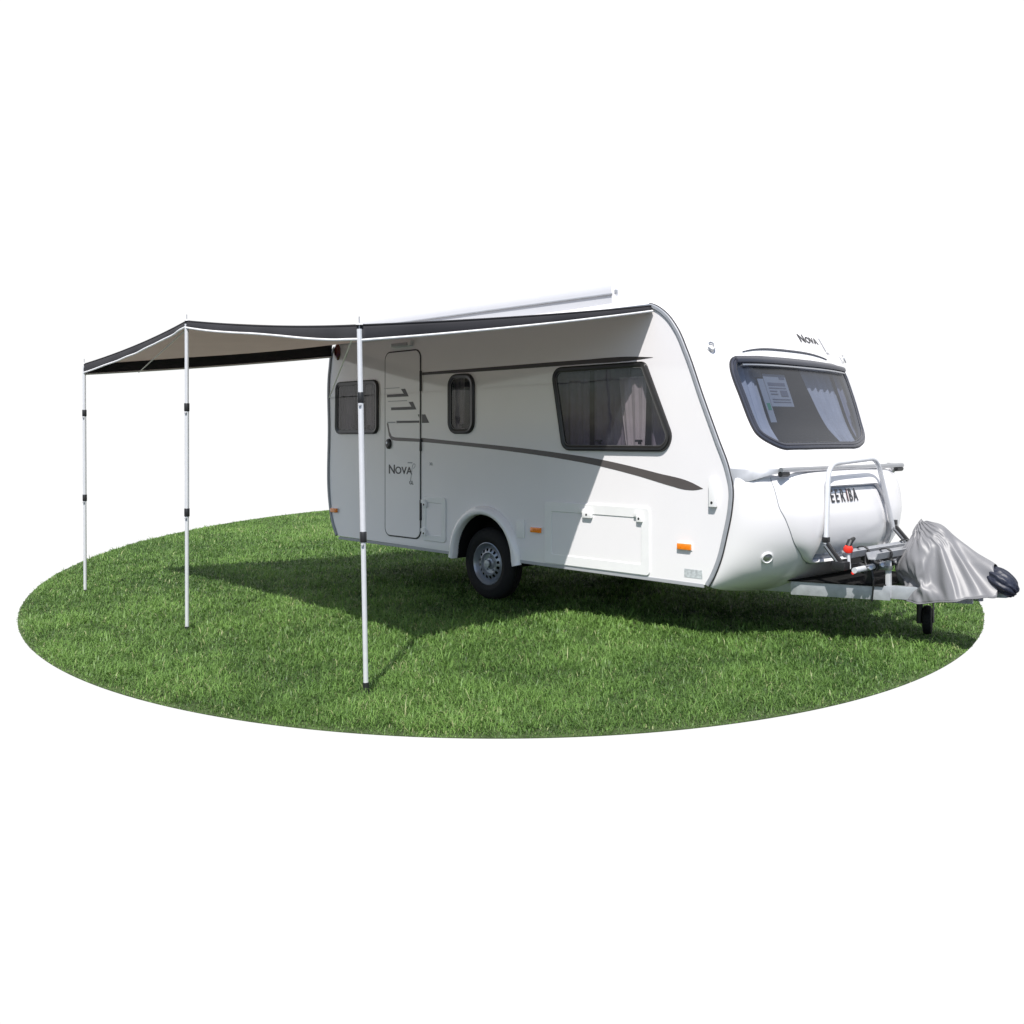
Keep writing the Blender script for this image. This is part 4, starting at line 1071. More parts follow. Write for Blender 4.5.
1094,1099,1103,1099,1108,1116,1125,1135,1147,1158,1169,1180,1190,1198,1207,1213,1215,1215,1215,1213,1213,1214,1219,1221,1221,1212,1213,1221,1219,1212,
1219,1218,1209,1205,1213,1212,1204,1201,1209,1208,1201,1195,1203,1199,1193,1189,1192,1186,1180,1178,1183,1179,1172,1169,1174,1168,1163,1161,1154,1149,
1149,1155,1152,1145,1140,1144,1140,1135,1129,1125,1128,1123,1118,1113,1114,1118,1112,1106,1103,1108,1104,1100,1095,1090,1087,1086,1093,1093,1089,1082,
1081,1089,1090,1081,1078,1078,1087,1089,1082,1077,1079,1078,1083,1089,1091,1088,1080,1079,1081,1088,1090,1087,1081,1083,1092,1102,1103,1113,1123,1134,
1144,1156,1168,1179,1189,1198,1206,1214,1217,1219,1219,1219,1220,1222,1226,1227,1224,1218,1216,1226,1226,1216,1215,1225,1225,1214,1210,1218,1217,1208,
1207,1214,1211,1202,1199,1203,1197,1188,1190,1193,1186,1179,1185,1181,1175,1169,1174,1170,1162,1161,1163,1155,1149,1155,1151,1145,1136,1135,1134,1134,
1124,1122,1119,1121,1115,1109,1105,1108,1110,1106,1098,1093,1099,1094,1087,1082,1081,1083,1089,1088,1084,1079,1072,1072,1079,1077,1069,1067,1069,1076,
1079,1077,1070,1069,1072,1077,1083,1084,1083,1072,1070,1073,1078,1082,1086,1089,1084,1094,1105,1110,1125,1131,1145,1155,1166,1179,1190,1198,1207,1214,
1219,1221,1222,1224,1226,1229,1232,1232,1229,1223,1220,1222,1229,1230,1219,1219,1226,1216,1214,1223,1221,1212,1209,1218,1212,1204,1201,1208,1202,1193,
1189,1194,1189,1180,1175,1181,1173,1165,1165,1163,1156,1153,1159,1157,1148,1142,1147,1141,1133,1129,1130,1132,1127,1122,1118,1111,1113,1109,1104,1098,
1099,1104,1098,1090,1085,1090,1088,1079,1076,1074,1081,1080,1073,1073,1072,1065,1063,1070,1069,1060,1058,1058,1061,1068,1072,1072,1063,1064,1068,1075,
1074,1073,1070,1061,1065,1069,1075,1085,1092,1088,1100,1113,1118,1132,1142,1154,1165,1179,1190,1199,1208,1217,1222,1223,1225,1227,1230,1234,1238,1238,
1235,1229,1225,1227,1235,1237,1226,1223,1233,1231,1221,1229,1225,1216,1213,1222,1217,1208,1203,1211,1206,1198,1191,1188,1193,1184,1176,1174,1177,1168,
1164,1168,1165,1155,1159,1158,1152,1145,1148,1144,1139,1133,1134,1128,1119,1121,1117,1112,1104,1106,1108,1103,1096,1098,1096,1088,1081,1085,1083,1075,
1068,1065,1069,1072,1066,1059,1061,1062,1055,1053,1061,1060,1057,1051,1049,1052,1059,1065,1066,1057,1056,1060,1065,1065,1054,1062,1068,1069,1066,1078,
1080,1092,1101,1104,1117,1130,1142,1150,1163,1178,1191,1200,1209,1219,1227,1228,1228,1230,1233,1238,1242,1243,1243,1236,1232,1233,1241,1245,1242,1231,
1232,1237,1227,1230,1230,1221,1218,1227,1224,1215,1211,1220,1216,1210,1203,1196,1192,1194,1189,1180,1173,1168,1165,1170,1167,1160,1154,1159,1152,1145,
1147,1142,1139,1131,1124,1125,1116,1108,1112,1107,1100,1093,1097,1094,1087,1081,1086,1081,1072,1067,1072,1068,1059,1057,1060,1059,1056,1047,1044,1050,
1048,1040,1039,1044,1045,1040,1037,1037,1040,1046,1052,1054,1047,1044,1044,1043,1052,1050,1054,1064,1069,1068,1081,1084,1089,1102,1115,1129,1138,1147,
1161,1178,1192,1201,1210,1222,1231,1233,1232,1233,1237,1240,1245,1248,1248,1247,1244,1243,1250,1256,1257,1246,1239,1238,1237,1244,1240,1232,1227,1226,
1235,1233,1224,1230,1227,1220,1214,1205,1199,1203,1198,1191,1182,1176,1180,1177,1170,1162,1155,1158,1151,1143,1147,1141,1134,1127,1117,1122,1115,1105,
1099,1102,1097,1089,1082,1083,1079,1070,1067,1071,1064,1057,1054,1058,1055,1047,1043,1046,1042,1035,1030,1029,1034,1029,1023,1022,1027,1022,1023,1030,
1025,1028,1032,1038,1043,1045,1047,1035,1039,1048,1046,1054,1066,1063,1075,1085,1085,1098,1113,1126,1136,1144,1160,1177,1192,1202,1211,1224,1235,1238,
1236,1236,1239,1243,1247,1251,1255,1257,1255,1254,1257,1264,1269,1265,1257,1249,1247,1254,1251,1243,1239,1237,1246,1247,1241,1234,1237,1229,1221,1214,
1208,1204,1204,1200,1191,1184,1178,1182,1174,1166,1158,1157,1149,1142,1144,1141,1133,1125,1114,1113,1109,1099,1091,1091,1090,1084,1075,1068,1067,1059,
1055,1057,1055,1047,1042,1046,1043,1035,1031,1031,1029,1024,1018,1013,1015,1018,1015,1007,1006,1007,1009,1017,1019,1015,1016,1019,1025,1030,1038,1040,
1031,1034,1045,1048,1059,1060,1074,1074,1081,1095,1110,1124,1131,1140,1158,1177,1193,1204,1212,1225,1239,1244,1241,1241,1242,1246,1250,1254,1259,1262,
1265,1267,1268,1271,1278,1280,1274,1266,1260,1262,1266,1261,1253,1250,1250,1258,1257,1249,1247,1239,1231,1224,1220,1212,1205,1205,1198,1189,1181,1184,
1181,1172,1164,1157,1148,1141,1143,1138,1130,1122,1113,1104,1103,1095,1086,1080,1083,1077,1067,1060,1055,1048,1044,1047,1046,1037,1030,1031,1032,1027,
1018,1015,1014,1006,1002,1000,999,1001,1003,1000,994,994,996,999,1007,1010,1010,1009,1011,1023,1022,1027,1034,1024,1036,1047,1051,1060,1070,1067,
1078,1092,1109,1121,1127,1137,1157,1177,1193,1205,1212,1227,1242,1249,1247,1245,1246,1249,1256,1257,1259,1264,1266,1270,1273,1277,1283,1290,1289,1283,
1275,1272,1278,1276,1268,1264,1262,1265,1268,1264,1258,1249,1242,1233,1228,1221,1212,1206,1204,1195,1187,1179,1183,1177,1169,1161,1153,1144,1141,1138,
1130,1121,1111,1102,1097,1089,1080,1073,1075,1070,1060,1052,1045,1040,1037,1037,1035,1028,1018,1014,1017,1012,1004,998,998,994,987,985,984,984,
983,987,986,982,984,985,989,995,1000,1004,1002,1007,1017,1027,1018,1019,1028,1041,1047,1058,1063,1061,1074,1089,1106,1117,1122,1135,1155,1177,
1194,1204,1213,1229,1245,1254,1252,1250,1250,1253,1262,1261,1263,1267,1271,1275,1280,1287,1295,1298,1301,1300,1294,1288,1293,1293,1287,1280,1279,1277,
1276,1276,1269,1260,1252,1242,1234,1232,1224,1214,1207,1202,1193,1183,1181,1178,1169,1162,1155,1145,1137,1138,1129,1120,1110,1100,1092,1083,1073,1066,
1065,1060,1052,1043,1035,1029,1025,1022,1019,1018,1009,1000,1001,996,987,981,978,977,973,969,969,968,971,969,972,973,975,977,979,982,
987,994,994,1006,1016,1017,1008,1011,1022,1035,1042,1055,1055,1056,1070,1087,1103,1112,1118,1133,1155,1178,1194,1205,1212,1229,1248,1260,1258,1255,
1254,1258,1266,1271,1268,1271,1277,1284,1292,1300,1304,1308,1307,1313,1310,1306,1306,1310,1307,1298,1294,1294,1291,1288,1280,1270,1262,1252,1243,1237,
1233,1224,1214,1206,1198,1188,1182,1179,1169,1161,1159,1152,1141,1135,1129,1119,1109,1099,1089,1079,1069,1060,1054,1048,1042,1034,1026,1019,1015,1012,
1011,1004,997,988,981,980,974,966,962,960,958,957,955,956,957,960,963,965,968,970,974,973,978,983,995,1001,1011,1008,998,1003,
1015,1029,1036,1050,1048,1050,1067,1084,1099,1108,1113,1131,1154,1178,1195,1205,1211,1228,1251,1265,1263,1260,1259,1262,1270,1274,1272,1276,1285,1294,
1303,1309,1315,1320,1319,1325,1327,1327,1327,1329,1327,1320,1313,1310,1307,1300,1291,1281,1273,1265,1255,1247,1240,1232,1222,1213,1205,1196,1187,1179,
1170,1162,1156,1154,1145,1136,1127,1118,1106,1096,1086,1076,1065,1055,1046,1037,1032,1027,1020,1012,1006,1005,998,987,982,972,967,962,959,957,
952,950,948,947,945,944,945,947,950,953,956,960,960,969,972,984,990,999,1005,997,988,994,1007,1023,1030,1045,1041,1044,1063,1082,
1095,1103,1111,1130,1154,1179,1196,1206,1211,1228,1253,1271,1268,1264,1262,1266,1274,1273,1275,1283,1294,1306,1313,1319,1324,1329,1335,1336,1339,1341,
1342,1342,1340,1336,1330,1324,1318,1310,1300,1291,1283,1275,1266,1258,1250,1242,1233,1223,1214,1208,1199,1189,1179,1170,1162,1154,1144,1135,1126,1116,
1104,1093,1083,1071,1060,1050,1040,1031,1023,1017,1015,1007,998,991,983,978,966,963,959,958,960,958,949,944,942,941,937,934,933,936,
939,942,943,946,955,960,973,978,987,995,998,986,979,985,999,1016,1023,1040,1034,1039,1058,1078,1092,1098,1108,1128,1154,1180,1198,1206,
1212,1228,1255,1276,1273,1267,1266,1270,1278,1276,1282,1291,1304,1308,1312,1322,1329,1339,1345,1347,1349,1351,1350,1348,1346,1343,1340,1335,1327,1319,
1310,1301,1294,1286,1278,1270,1262,1253,1244,1235,1226,1216,1206,1195,1184,1173,1163,1153,1143,1133,1123,1114,1099,1089,1081,1069,1061,1049,1041,1032,
1023,1012,1007,1003,994,983,981,969,966,961,958,957,958,958,947,940,938,938,939,935,926,932,935,936,934,939,946,959,967,977,
982,989,988,974,969,975,991,1008,1015,1033,1027,1032,1053,1075,1089,1096,1105,1126,1154,1181,1200,1208,1214,1229,1258,1281,1278,1270,1269,1274,
1281,1282,1290,1299,1309,1316,1326,1328,1335,1344,1351,1358,1360,1359,1357,1355,1352,1347,1345,1340,1332,1321,1309,1298,1289,1280,1271,1264,1257,1249,
1241,1232,1221,1209,1198,1187,1175,1164,1155,1145,1137,1129,1118,1109,1105,1094,1083,1071,1061,1052,1046,1034,1024,1013,1003,995,986,980,976,973,
971,967,961,956,955,958,947,948,940,934,935,936,922,928,926,923,929,930,942,954,966,971,977,983,978,962,959,965,982,1000,
1007,1027,1019,1026,1048,1071,1086,1094,1102,1124,1153,1181,1202,1210,1217,1232,1261,1286,1282,1272,1273,1280,1285,1290,1301,1311,1321,1332,1342,1345,
1354,1362,1362,1359,1356,1349,1348,1350,1355,1354,1347,1341,1332,1324,1312,1301,1291,1281,1270,1258,1248,1239,1230,1224,1214,1203,1191,1177,1167,1161,
1160,1150,1140,1130,1120,1112,1109,1097,1084,1076,1067,1058,1049,1037,1026,1014,1004,999,996,1000,999,992,990,989,978,969,962,957,957,952,
952,939,943,931,918,914,913,920,927,935,936,950,962,966,972,975,967,950,949,955,974,992,999,1019,1012,1020,1043,1067,1083,1092,
1099,1123,1152,1182,1204,1213,1221,1236,1266,1292,1286,1275,1278,1285,1291,1301,1312,1323,1335,1346,1358,1363,1362,1355,1347,1346,1347,1352,1361,1362,
1359,1349,1339,1328,1318,1310,1306,1295,1284,1277,1265,1254,1243,1232,1233,1221,1210,1198,1187,1182,1168,1163,1171,1160,1150,1140,1130,1120,1114,1103,
1100,1091,1079,1065,1052,1041,1028,1019,1017,1020,1011,1005,1017,1015,1011,1007,998,989,982,972,972,963,959,947,938,936,920,910,922,929,
934,928,939,941,957,961,965,967,956,939,941,946,966,985,992,1012,1006,1013,1037,1063,1080,1089,1094,1121,1152,1183,1207,1216,1223,1241,
1272,1297,1289,1279,1283,1292,1301,1311,1322,1340,1351,1364,1369,1362,1348,1347,1351,1357,1366,1370,1368,1360,1350,1338,1326,1316,1306,1306,1291,1282,
1280,1267,1256,1245,1235,1227,1226,1220,1206,1200,1194,1187,1185,1174,1167,1169,1159,1148,1137,1125,1123,1123,1111,1098,1084,1069,1055,1046,1040,1039,
1040,1032,1032,1022,1009,1000,1000,1001,1009,1003,998,991,984,975,966,953,951,937,928,914,910,910,923,928,924,938,948,954,957,959,
944,928,933,937,959,978,985,1005,999,1007,1032,1059,1077,1088,1093,1119,1152,1184,1209,1219,1225,1244,1276,1302,1292,1284,1289,1301,1316,1321,
1334,1352,1370,1374,1363,1351,1352,1361,1372,1378,1377,1371,1359,1348,1338,1325,1317,1310,1315,1300,1296,1282,1270,1266,1253,1244,1237,1230,1223,1220,
1217,1215,1210,1203,1201,1190,1180,1179,1167,1156,1144,1133,1139,1129,1114,1101,1086,1080,1068,1065,1062,1056,1045,1047,1037,1026,1011,996,1007,1004,
993,983,986,986,982,978,972,965,956,946,932,919,907,894,901,911,918,925,930,944,950,950,935,918,926,929,951,970,978,998,
992,1001,1028,1055,1074,1086,1091,1119,1152,1185,1211,1222,1227,1247,1280,1307,1296,1289,1297,1312,1329,1333,1347,1368,1380,1364,1354,1360,1369,1383,
1389,1381,1372,1357,1345,1335,1325,1318,1314,1323,1322,1314,1298,1282,1272,1267,1265,1264,1262,1257,1252,1248,1246,1243,1239,1231,1216,1204,1198,1187,
1175,1166,1155,1148,1143,1129,1115,1102,1102,1088,1079,1070,1069,1064,1051,1042,1038,1027,1012,998,988,990,978,966,966,972,969,966,956,949,
941,932,916,903,892,886,886,890,897,910,914,926,941,941,925,908,918,918,942,961,968,989,983,993,1021,1048,1068,1084,1087,1119,
1152,1186,1215,1223,1231,1255,1288,1314,1300,1297,1308,1330,1338,1348,1365,1385,1381,1366,1375,1382,1392,1393,1375,1364,1354,1346,1339,1333,1329,1326,
1334,1324,1318,1322,1303,1296,1296,1291,1293,1294,1291,1286,1281,1276,1271,1259,1246,1244,1228,1215,1205,1198,1189,1180,1168,1156,1149,1134,1123,1116,
1101,1109,1100,1090,1079,1066,1053,1041,1033,1018,1005,987,980,969,956,963,952,948,944,948,937,926,917,922,918,913,908,898,885,895,
893,893,909,906,915,928,920,896,908,906,930,950,957,978,974,986,1014,1041,1063,1082,1084,1119,1152,1188,1218,1222,1238,1265,1297,1321,
1306,1307,1321,1345,1352,1368,1386,1395,1379,1392,1389,1401,1386,1376,1382,1368,1373,1364,1365,1358,1356,1353,1344,1343,1344,1332,1330,1330,1323,1324,
1324,1319,1311,1307,1295,1296,1282,1269,1273,1255,1237,1224,1213,1200,1187,1176,1167,1161,1155,1139,1123,1113,1098,1087,1079,1076,1063,1056,1045,1036,
1024,1009,990,973,959,949,956,947,953,948,933,923,914,918,909,896,891,888,900,902,890,896,902,890,893,906,909,902,911,884,
895,892,916,936,941,963,962,975,1003,1030,1055,1076,1080,1121,1152,1189,1222,1226,1257,1280,1312,1329,1315,1331,1337,1363,1372,1392,1407,1392,
1406,1397,1412,1400,1390,1398,1379,1388,1393,1392,1384,1388,1384,1374,1372,1377,1370,1369,1366,1352,1352,1346,1332,1330,1332,1317,1316,1302,1296,1284,
1273,1253,1245,1232,1219,1206,1194,1181,1176,1162,1150,1137,1123,1109,1097,1088,1079,1068,1055,1042,1030,1020,1010,996,978,960,947,942,944,947,
944,934,923,914,910,907,903,895,886,881,883,890,899,903,902,900,899,900,901,897,889,881,878,885,900,917,931,941,951,967,
988,1013,1037,1060,1085,1115,1150,1186,1218,1247,1274,1298,1318,1331,1340,1348,1360,1378,1397,1410,1415,1415,1413,1415,1418,1417,1409,1398,1389,1388,
1394,1404,1410,1411,1407,1405,1405,1406,1403,1392,1376,1362,1353,1351,1352,1349,1341,1330,1319,1311,1304,1294,1280,1262,1245,1231,1220,1210,1199,1187,
1175,1163,898,874,869,870,877,877,877,875,877,879,879,879,878,876,875,866,869,871,877,878,877,877,872,874,877,877,873,867,
870,868,866,873,878,875,866,868,872,877,881,881,880,877,870,863,861,865,870,861,861,871,874,873,867,862,869,870,871,866,
868,868,869,869,870,861,861,870,867,863,859,859,868,871,870,871,864,862,864,866,875,874,875,875,875,876,876,874,875,876,
869,868,871,876,877,877,867,877,878,877,876,875,876,877,873,867,868,874,876,877,877,877,877,875,872,858,857,858,860,868,
866,860,860,864,867,871,871,867,861,858,857,857,861,870,869,868,859,860,866,872,864,859,861,866,862,861,867,869,859,859,
858,865,863,860,862,865,870,864,861,864,875,866,861,865,878,884,880,872,878,889,890,880,880,887,886,886,880,868,860,860,
867,869,861,856,854,861,865,862,863,856,855,856,858,867,871,866,866,866,859,856,859,869,861,857,858,869,867,866,858,856,
863,863,868,868,868,869,866,860,857,858,859,866,868,865,863,863,859,851,850,849,853,861,861,852,850,850,854,859,859,859,
860,856,854,853,854,861,865,862,856,856,860,869,870,861,863,869,875,876,876,876,876,869,863,872,875,875,865,874,882,882,
876,872,882,883,882,871,867,873,864,865,872,881,881,873,865,876,875,873,879,873,865,865,872,874,879,878,866,865,870,874,
874,874,868,859,858,867,870,867,861,858,856,857,853,853,862,852,849,851,858,855,849,847,848,850,855,859,854,857,859,857,
852,849,849,852,858,851,850,855,855,855,851,844,845,851,856,849,845,845,846,852,849,845,852,856,849,847,845,848,856,858,
849,851,854,863,863,854,857,858,863,870,870,871,874,867,859,861,874,874,865,862,865,872,874,868,865,874,876,875,866,876,
876,864,862,877,875,876,863,861,870,860,859,857,852,853,856,865,865,866,857,854,856,867,870,871,868,858,854,857,864,863,
857,861,861,854,847,846,850,847,843,844,853,849,848,841,841,842,845,851,844,843,845,850,854,846,842,841,848,846,842,844,
851,846,846,837,836,838,845,839,837,836,838,844,841,838,840,849,848,843,841,843,849,852,846,843,847,856,859,859,850,851,
852,856,862,866,868,867,856,859,868,871,864,858,857,858,863,868,859,861,868,870,857,861,873,872,858,860,869,867,861,853,
854,850,849,850,856,857,850,850,855,857,855,850,847,852,861,860,860,853,848,848,856,853,846,846,852,851,842,841,849,849,
845,839,838,842,843,842,835,835,837,844,838,835,834,836,844,845,838,836,841,844,837,835,840,831,837,830,827,828,833,830,
827,829,835,838,836,831,830,833,840,833,834,833,835,839,845,841,838,844,850,852,847,844,845,850,855,857,861,862,852,848,
852,861,852,851,853,849,854,854,849,846,852,858,860,852,853,861,858,853,852,848,846,844,843,841,839,838,838,839,835,835,
837,841,844,842,840,843,846,850,851,850,843,840,840,846,840,837,841,844,836,833,832,837,834,829,827,827,832,833,828,824,
823,825,830,826,824,824,829,833,827,827,828,837,837,829,827,815,820,820,815,814,818,822,816,815,817,823,824,818,817,818,
823,825,823,824,821,823,828,831,832,828,833,837,841,843,837,838,841,842,848,851,848,841,839,841,848,845,838,836,837,844,
844,845,835,837,842,842,839,837,836,832,827,824,824,824,823,823,821,820,819,819,819,819,820,822,826,827,825,827,835,836,
831,836,832,829,827,832,831,824,823,827,825,819,817,819,819,814,814,815,813,811,810,812,811,809,810,812,811,810,813,814,
812,814,816,822,822,823,816,800,801,805,804,799,802,806,809,805,802,804,808,809,803,803,806,809,812,814,815,811,812,815,
819,820,818,820,825,831,832,826,827,831,838,839,841,837,829,827,828,833,832,829,820,822,825,828,828,824,819,821,818,817,
808,807,801,800,800,800,800,801,801,800,800,801,803,804,805,808,809,810,810,811,815,819,816,815,819,816,813,814,815,809,
807,807,808,802,800,799,801,797,797,798,795,793,792,792,792,793,793,794,796,794,797,803,800,799,800,803,806,807,801,787,
785,786,790,791,788,789,794,796,790,788,791,794,797,792,792,793,799,800,801,797,798,800,805,809,812,809,811,816,820,822,
818,817,822,827,828,827,817,814,815,815,817,817,818,808,807,807,807,805,803,798,799,790,791,780,781,782,782,781,781,781,
782,782,783,785,788,790,792,793,795,795,795,796,798,802,801,799,801,802,797,796,799,794,792,791,793,788,785,783,785,782,
782,781,778,777,777,777,776,776,779,780,781,780,783,787,788,786,787,789,790,791,792,775,770,769,771,777,779,773,776,780,
780,777,776,778,781,782,778,779,783,786,789,784,786,791,791,793,798,802,798,802,806,810,816,818,810,809,810,815,815,811,
803,802,801,801,805,802,800,795,788,785,785,782,775,776,764,762,761,765,764,763,762,762,764,765,765,768,771,773,776,778,
779,780,780,780,782,787,788,785,783,787,784,782,782,780,777,775,777,773,769,766,770,768,767,764,762,762,763,760,761,761,
762,763,767,767,767,769,773,771,771,773,775,773,777,761,764,763,759,758,765,766,762,760,760,764,762,760,763,767,763,763,
766,773,775,771,772,777,782,782,781,788,791,787,790,794,802,807,806,799,796,796,801,802,797,790,786,792,783,779,779,780,
770,772,763,760,763,751,745,741,745,749,748,745,743,742,745,748,748,750,753,756,758,760,761,763,764,764,765,769,773,772,
768,768,770,767,766,764,761,758,760,758,752,749,754,755,754,750,746,745,749,749,747,745,747,748,751,754,751,753,756,755,
755,757,758,756,757,737,741,741,741,736,739,744,746,740,739,744,748,742,743,747,750,745,746,752,755,753,753,756,762,766,
762,767,773,777,773,775,782,788,791,790,782,779,778,782,784,784,781,768,768,767,757,756,758,748,749,751,740,733,724,725,
730,735,733,729,725,724,726,730,731,732,734,736,737,738,739,741,743,744,743,746,752,754,750,747,746,746,748,744,740,736,
735,738,736,730,732,735,734,729,726,724,728,730,730,727,727,732,732,732,729,730,733,732,731,735,735,732,733,716,720,723,
725,722,719,720,725,726,720,721,728,728,723,725,731,732,728,730,736,739,737,738,743,750,753,748,753,760,762,760,768,771,
768,774,774,771,763,761,762,762,759,756,744,745,742,735,738,733,729,734,724,714,708,710,717,721,719,714,709,706,709,714,
715,716,716,717,717,716,717,719,722,723,723,724,729,734,735,731,726,725,727,725,719,716,714,717,718,713,710,715,713,708,
706,704,705,709,711,711,708,708,712,712,708,708,710,710,709,712,716,715,714,695,699,704,704,707,703,700,701,707,707,703,
709,711,706,706,712,715,711,713,720,723,720,723,725,729,737,734,734,738,744,747,752,754,750,751,756,757,756,752,751,741,
737,734,732,721,721,716,718,713,716,716,707,696,693,696,702,705,704,699,693,689,692,698,700,700,700,699,698,696,696,697,
699,702,704,704,706,713,718,715,711,706,705,708,704,698,695,694,698,699,694,696,694,689,687,688,687,686,690,691,688,688,
689,693,692,689,688,687,688,691,695,697,693,677,679,685,687,689,689,684,683,686,689,688,690,692,688,686,691,696,694,695,
699,706,707,706,712,715,717,719,719,718,722,728,732,735,735,732,733,734,736,737,729,727,721,712,715,708,699,700,699,697,
702,699,688,679,678,682,686,688,687,684,677,671,674,681,684,683,683,682,679,678,676,675,677,679,681,682,684,690,698,699,
696,690,686,689,687,680,676,675,676,680,679,678,675,671,668,668,668,665,666,670,670,667,668,672,674,675,674,671,669,672,
676,678,678,656,657,661,666,667,668,663,662,663,666,667,668,668,666,664,667,673,676,675,679,686,689,686,689,694,697,698,
699,700,699,703,709,711,714,713,711,709,709,713,710,702,695,695,693,690,681,682,680,681,686,682,671,664,664,668,671,673,
673,670,663,656,657,664,668,667,666,664,660,659,655,653,653,654,656,658,663,671,675,678,678,672,667,668,668,660,655,655,
654,656,659,656,653,649,646,644,645,645,643,645,647,645,644,647,651,651,653,653,648,648,654,656,656,635,635,637,640,643,
643,640,638,639,641,644,645,646,645,643,641,645,651,652,657,663,667,667,666,669,673,674,675,674,675,677,680,684,686,687,
686,685,683,685,681,674,672,675,674,669,662,664,662,666,671,665,654,649,650,655,657,661,660,656,650,642,641,647,652,650,
648,645,640,637,634,630,628,629,631,636,642,645,650,650,655,651,645,642,644,640,633,632,633,633,635,632,629,625,622,619,
618,620,621,619,620,619,619,621,625,625,626,630,630,626,628,633,634,613,614,614,615,617,619,619,617,616,617,620,621,622,
621,618,618,619,625,633,634,639,643,644,644,645,647,649,648,648,647,649,652,656,658,658,658,657,657,655,653,648,650,654,
654,649,643,646,645,650,655,649,637,635,637,643,646,651,648,643,637,628,625,632,635,633,629,625,619,615,611,606,604,605,
608,613,617,621,625,626,630,630,626,623,621,619,615,611,611,612,611,609,606,603,600,596,594,594,596,596,595,595,595,596,
598,600,602,603,607,607,607,609,612,587,587,587,588,591,593,594,595,594,592,593,597,598,596,595,599,597,605,609,614,616,
616,617,617,618,620,622,622,621,622,623,627,630,631,632,629,628,627,627,625,624,629,634,633,628,623,628,626,634,639,631,
620,621,624,631,636,641,637,630,624,616,610,618,620,616,611,606,599,593,587,582,581,582,587,589,593,597,600,605,606,606,
603,599,596,593,591,588,587,586,586,584,582,579,576,573,570,570,572,573,572,573,575,577,580,581,581,581,581,581,581,583,
585,561,562,563,563,565,567,569,570,570,569,568,570,573,574,574,572,575,577,582,586,588,589,589,589,591,593,595,595,596,
596,598,600,604,607,604,601,598,599,599,598,601,609,613,611,605,602,609,608,616,622,613,603,606,613,621,627,631,627,617,
609,602,595,604,605,599,593,586,578,572,564,560,558,561,561,562,567,571,576,581,582,580,577,572,569,566,564,562,561,560,
560,559,557,556,553,549,548,548,549,551,552,551,551,552,555,556,556,556,554,554,554,556,558,534,534,533,533,535,538,540,
541,541,541,542,543,545,547,545,544,545,547,552,556,559,560,559,559,561,563,565,566,568,567,568,571,576,577,574,569,568,
568,570,572,578,587,589,587,582,580,589,589,598,604,595,587,592,601,610,617,619,616,606,595,587,580,589,590,581,574,566,
557,549,541,536,534,534,536,542,540,544,548,553,556,554,549,544,541,538,535,534,532,531,531,532,531,529,527,524,521,520,
521,522,523,523,524,527,535,541,544,543,537,533,530,531,533,507,505,503,503,505,509,513,513,513,513,514,516,518,518,516,
515,516,518,522,526,529,530,530,532,532,534,537,538,539,538,539,543,545,547,543,539,537,539,542,547,555,562,563,564,558,
558,568,569,579,586,578,572,579,590,600,607,606,604,595,581,573,564,575,576,565,556,547,537,526,518,514,511,511,517,523,
521,527,529,527,527,525,522,517,512,510,507,505,503,502,502,502,502,501,498,495,494,496,499,500,497,503,503,505,510,513,
515,515,508,504,501,502,504,478,476,473,475,478,483,485,486,484,484,486,489,493,499,502,493,494,500,499,500,500,500,504,
505,509,506,509,509,510,512,513,513,515,516,514,508,507,511,516,522,531,537,537,540,535,537,548,549,560,568,562,557,566,
578,589,595,591,589,584,569,558,549,560,560,548,537,528,517,504,496,492,488,489,494,503,503,501,502,504,502,498,494,492,
487,482,481,481,485,486,485,478,477,477,472,468,466,468,473,472,474,474,475,476,482,484,486,489,485,479,477,477,478,450,
449,458,458,458,457,457,457,456,457,463,472,471,472,478,476,476,479,481,482,482,478,481,480,482,481,482,485,482,483,485,
486,486,487,484,483,480,485,492,500,508,513,514,519,515,517,529,529,541,550,545,541,551,561,575,580,574,572,569,556,542,
533,545,543,531,520,510,498,484,476,471,474,473,481,480,477,479,476,476,477,479,472,464,460,459,461,465,464,464,459,464,
460,452,454,449,445,444,445,445,445,445,446,449,454,465,459,459,460,454,450,449,449,426,439,432,430,430,431,430,428,432,
440,449,449,456,448,449,450,449,451,454,457,459,458,457,456,456,454,458,456,458,454,460,467,458,457,459,455,456,462,469,
477,485,490,491,499,495,499,511,511,523,533,529,526,536,545,560,565,560,556,552,541,526,517,530,527,515,504,493,480,468,
456,453,456,465,459,457,459,454,455,460,460,453,444,440,439,439,442,440,436,436,435,435,433,432,425,421,416,415,415,416,
416,419,423,427,434,444,439,433,431,425,423,423,425,423,426,426,427,421,412,406,412,417,422,422,427,428,428,421,421,421,
422,430,438,433,430,428,427,428,429,431,432,430,430,433,443,442,434,431,433,440,439,446,453,461,467,469,478,475,481,493,
493,505,515,513,510,519,528,546,549,547,543,533,525,510,501,515,510,500,487,476,463,452,437,436,447,444,439,437,436,436,
442,440,434,427,426,422,420,419,416,411,411,408,409,406,408,403,397,394,395,400,406,414,422,427,431,430,424,418,412,412,
405,403,406,409,419,398,396,397,399,399,390,382,386,392,397,395,398,399,398,395,393,400,397,406,415,413,406,403,401,407,
407,407,407,413,411,411,415,417,418,417,415,423,426,422,428,435,443,445,454,452,458,471,470,481,492,491,485,492,501,522,
521,520,520,507,495,482,477,494,487,476,465,455,449,429,418,427,432,420,414,424,428,428,417,424,420,413,402,394,391,389,
388,389,381,378,381,380,383,391,380,389,397,402,407,412,414,413,407,402,398,392,390,383,390,396,400,403,401,371,368,376,
370,373,363,364,366,363,363,363,364,364,366,361,362,370,378,385,382,385,383,381,374,379,387,388,378,377,378,382,385,384,
385,386,391,392,401,406,399,406,414,416,426,426,433,446,444,456,468,467,460,464,475,496,489,491,494,483,462,454,451,470,
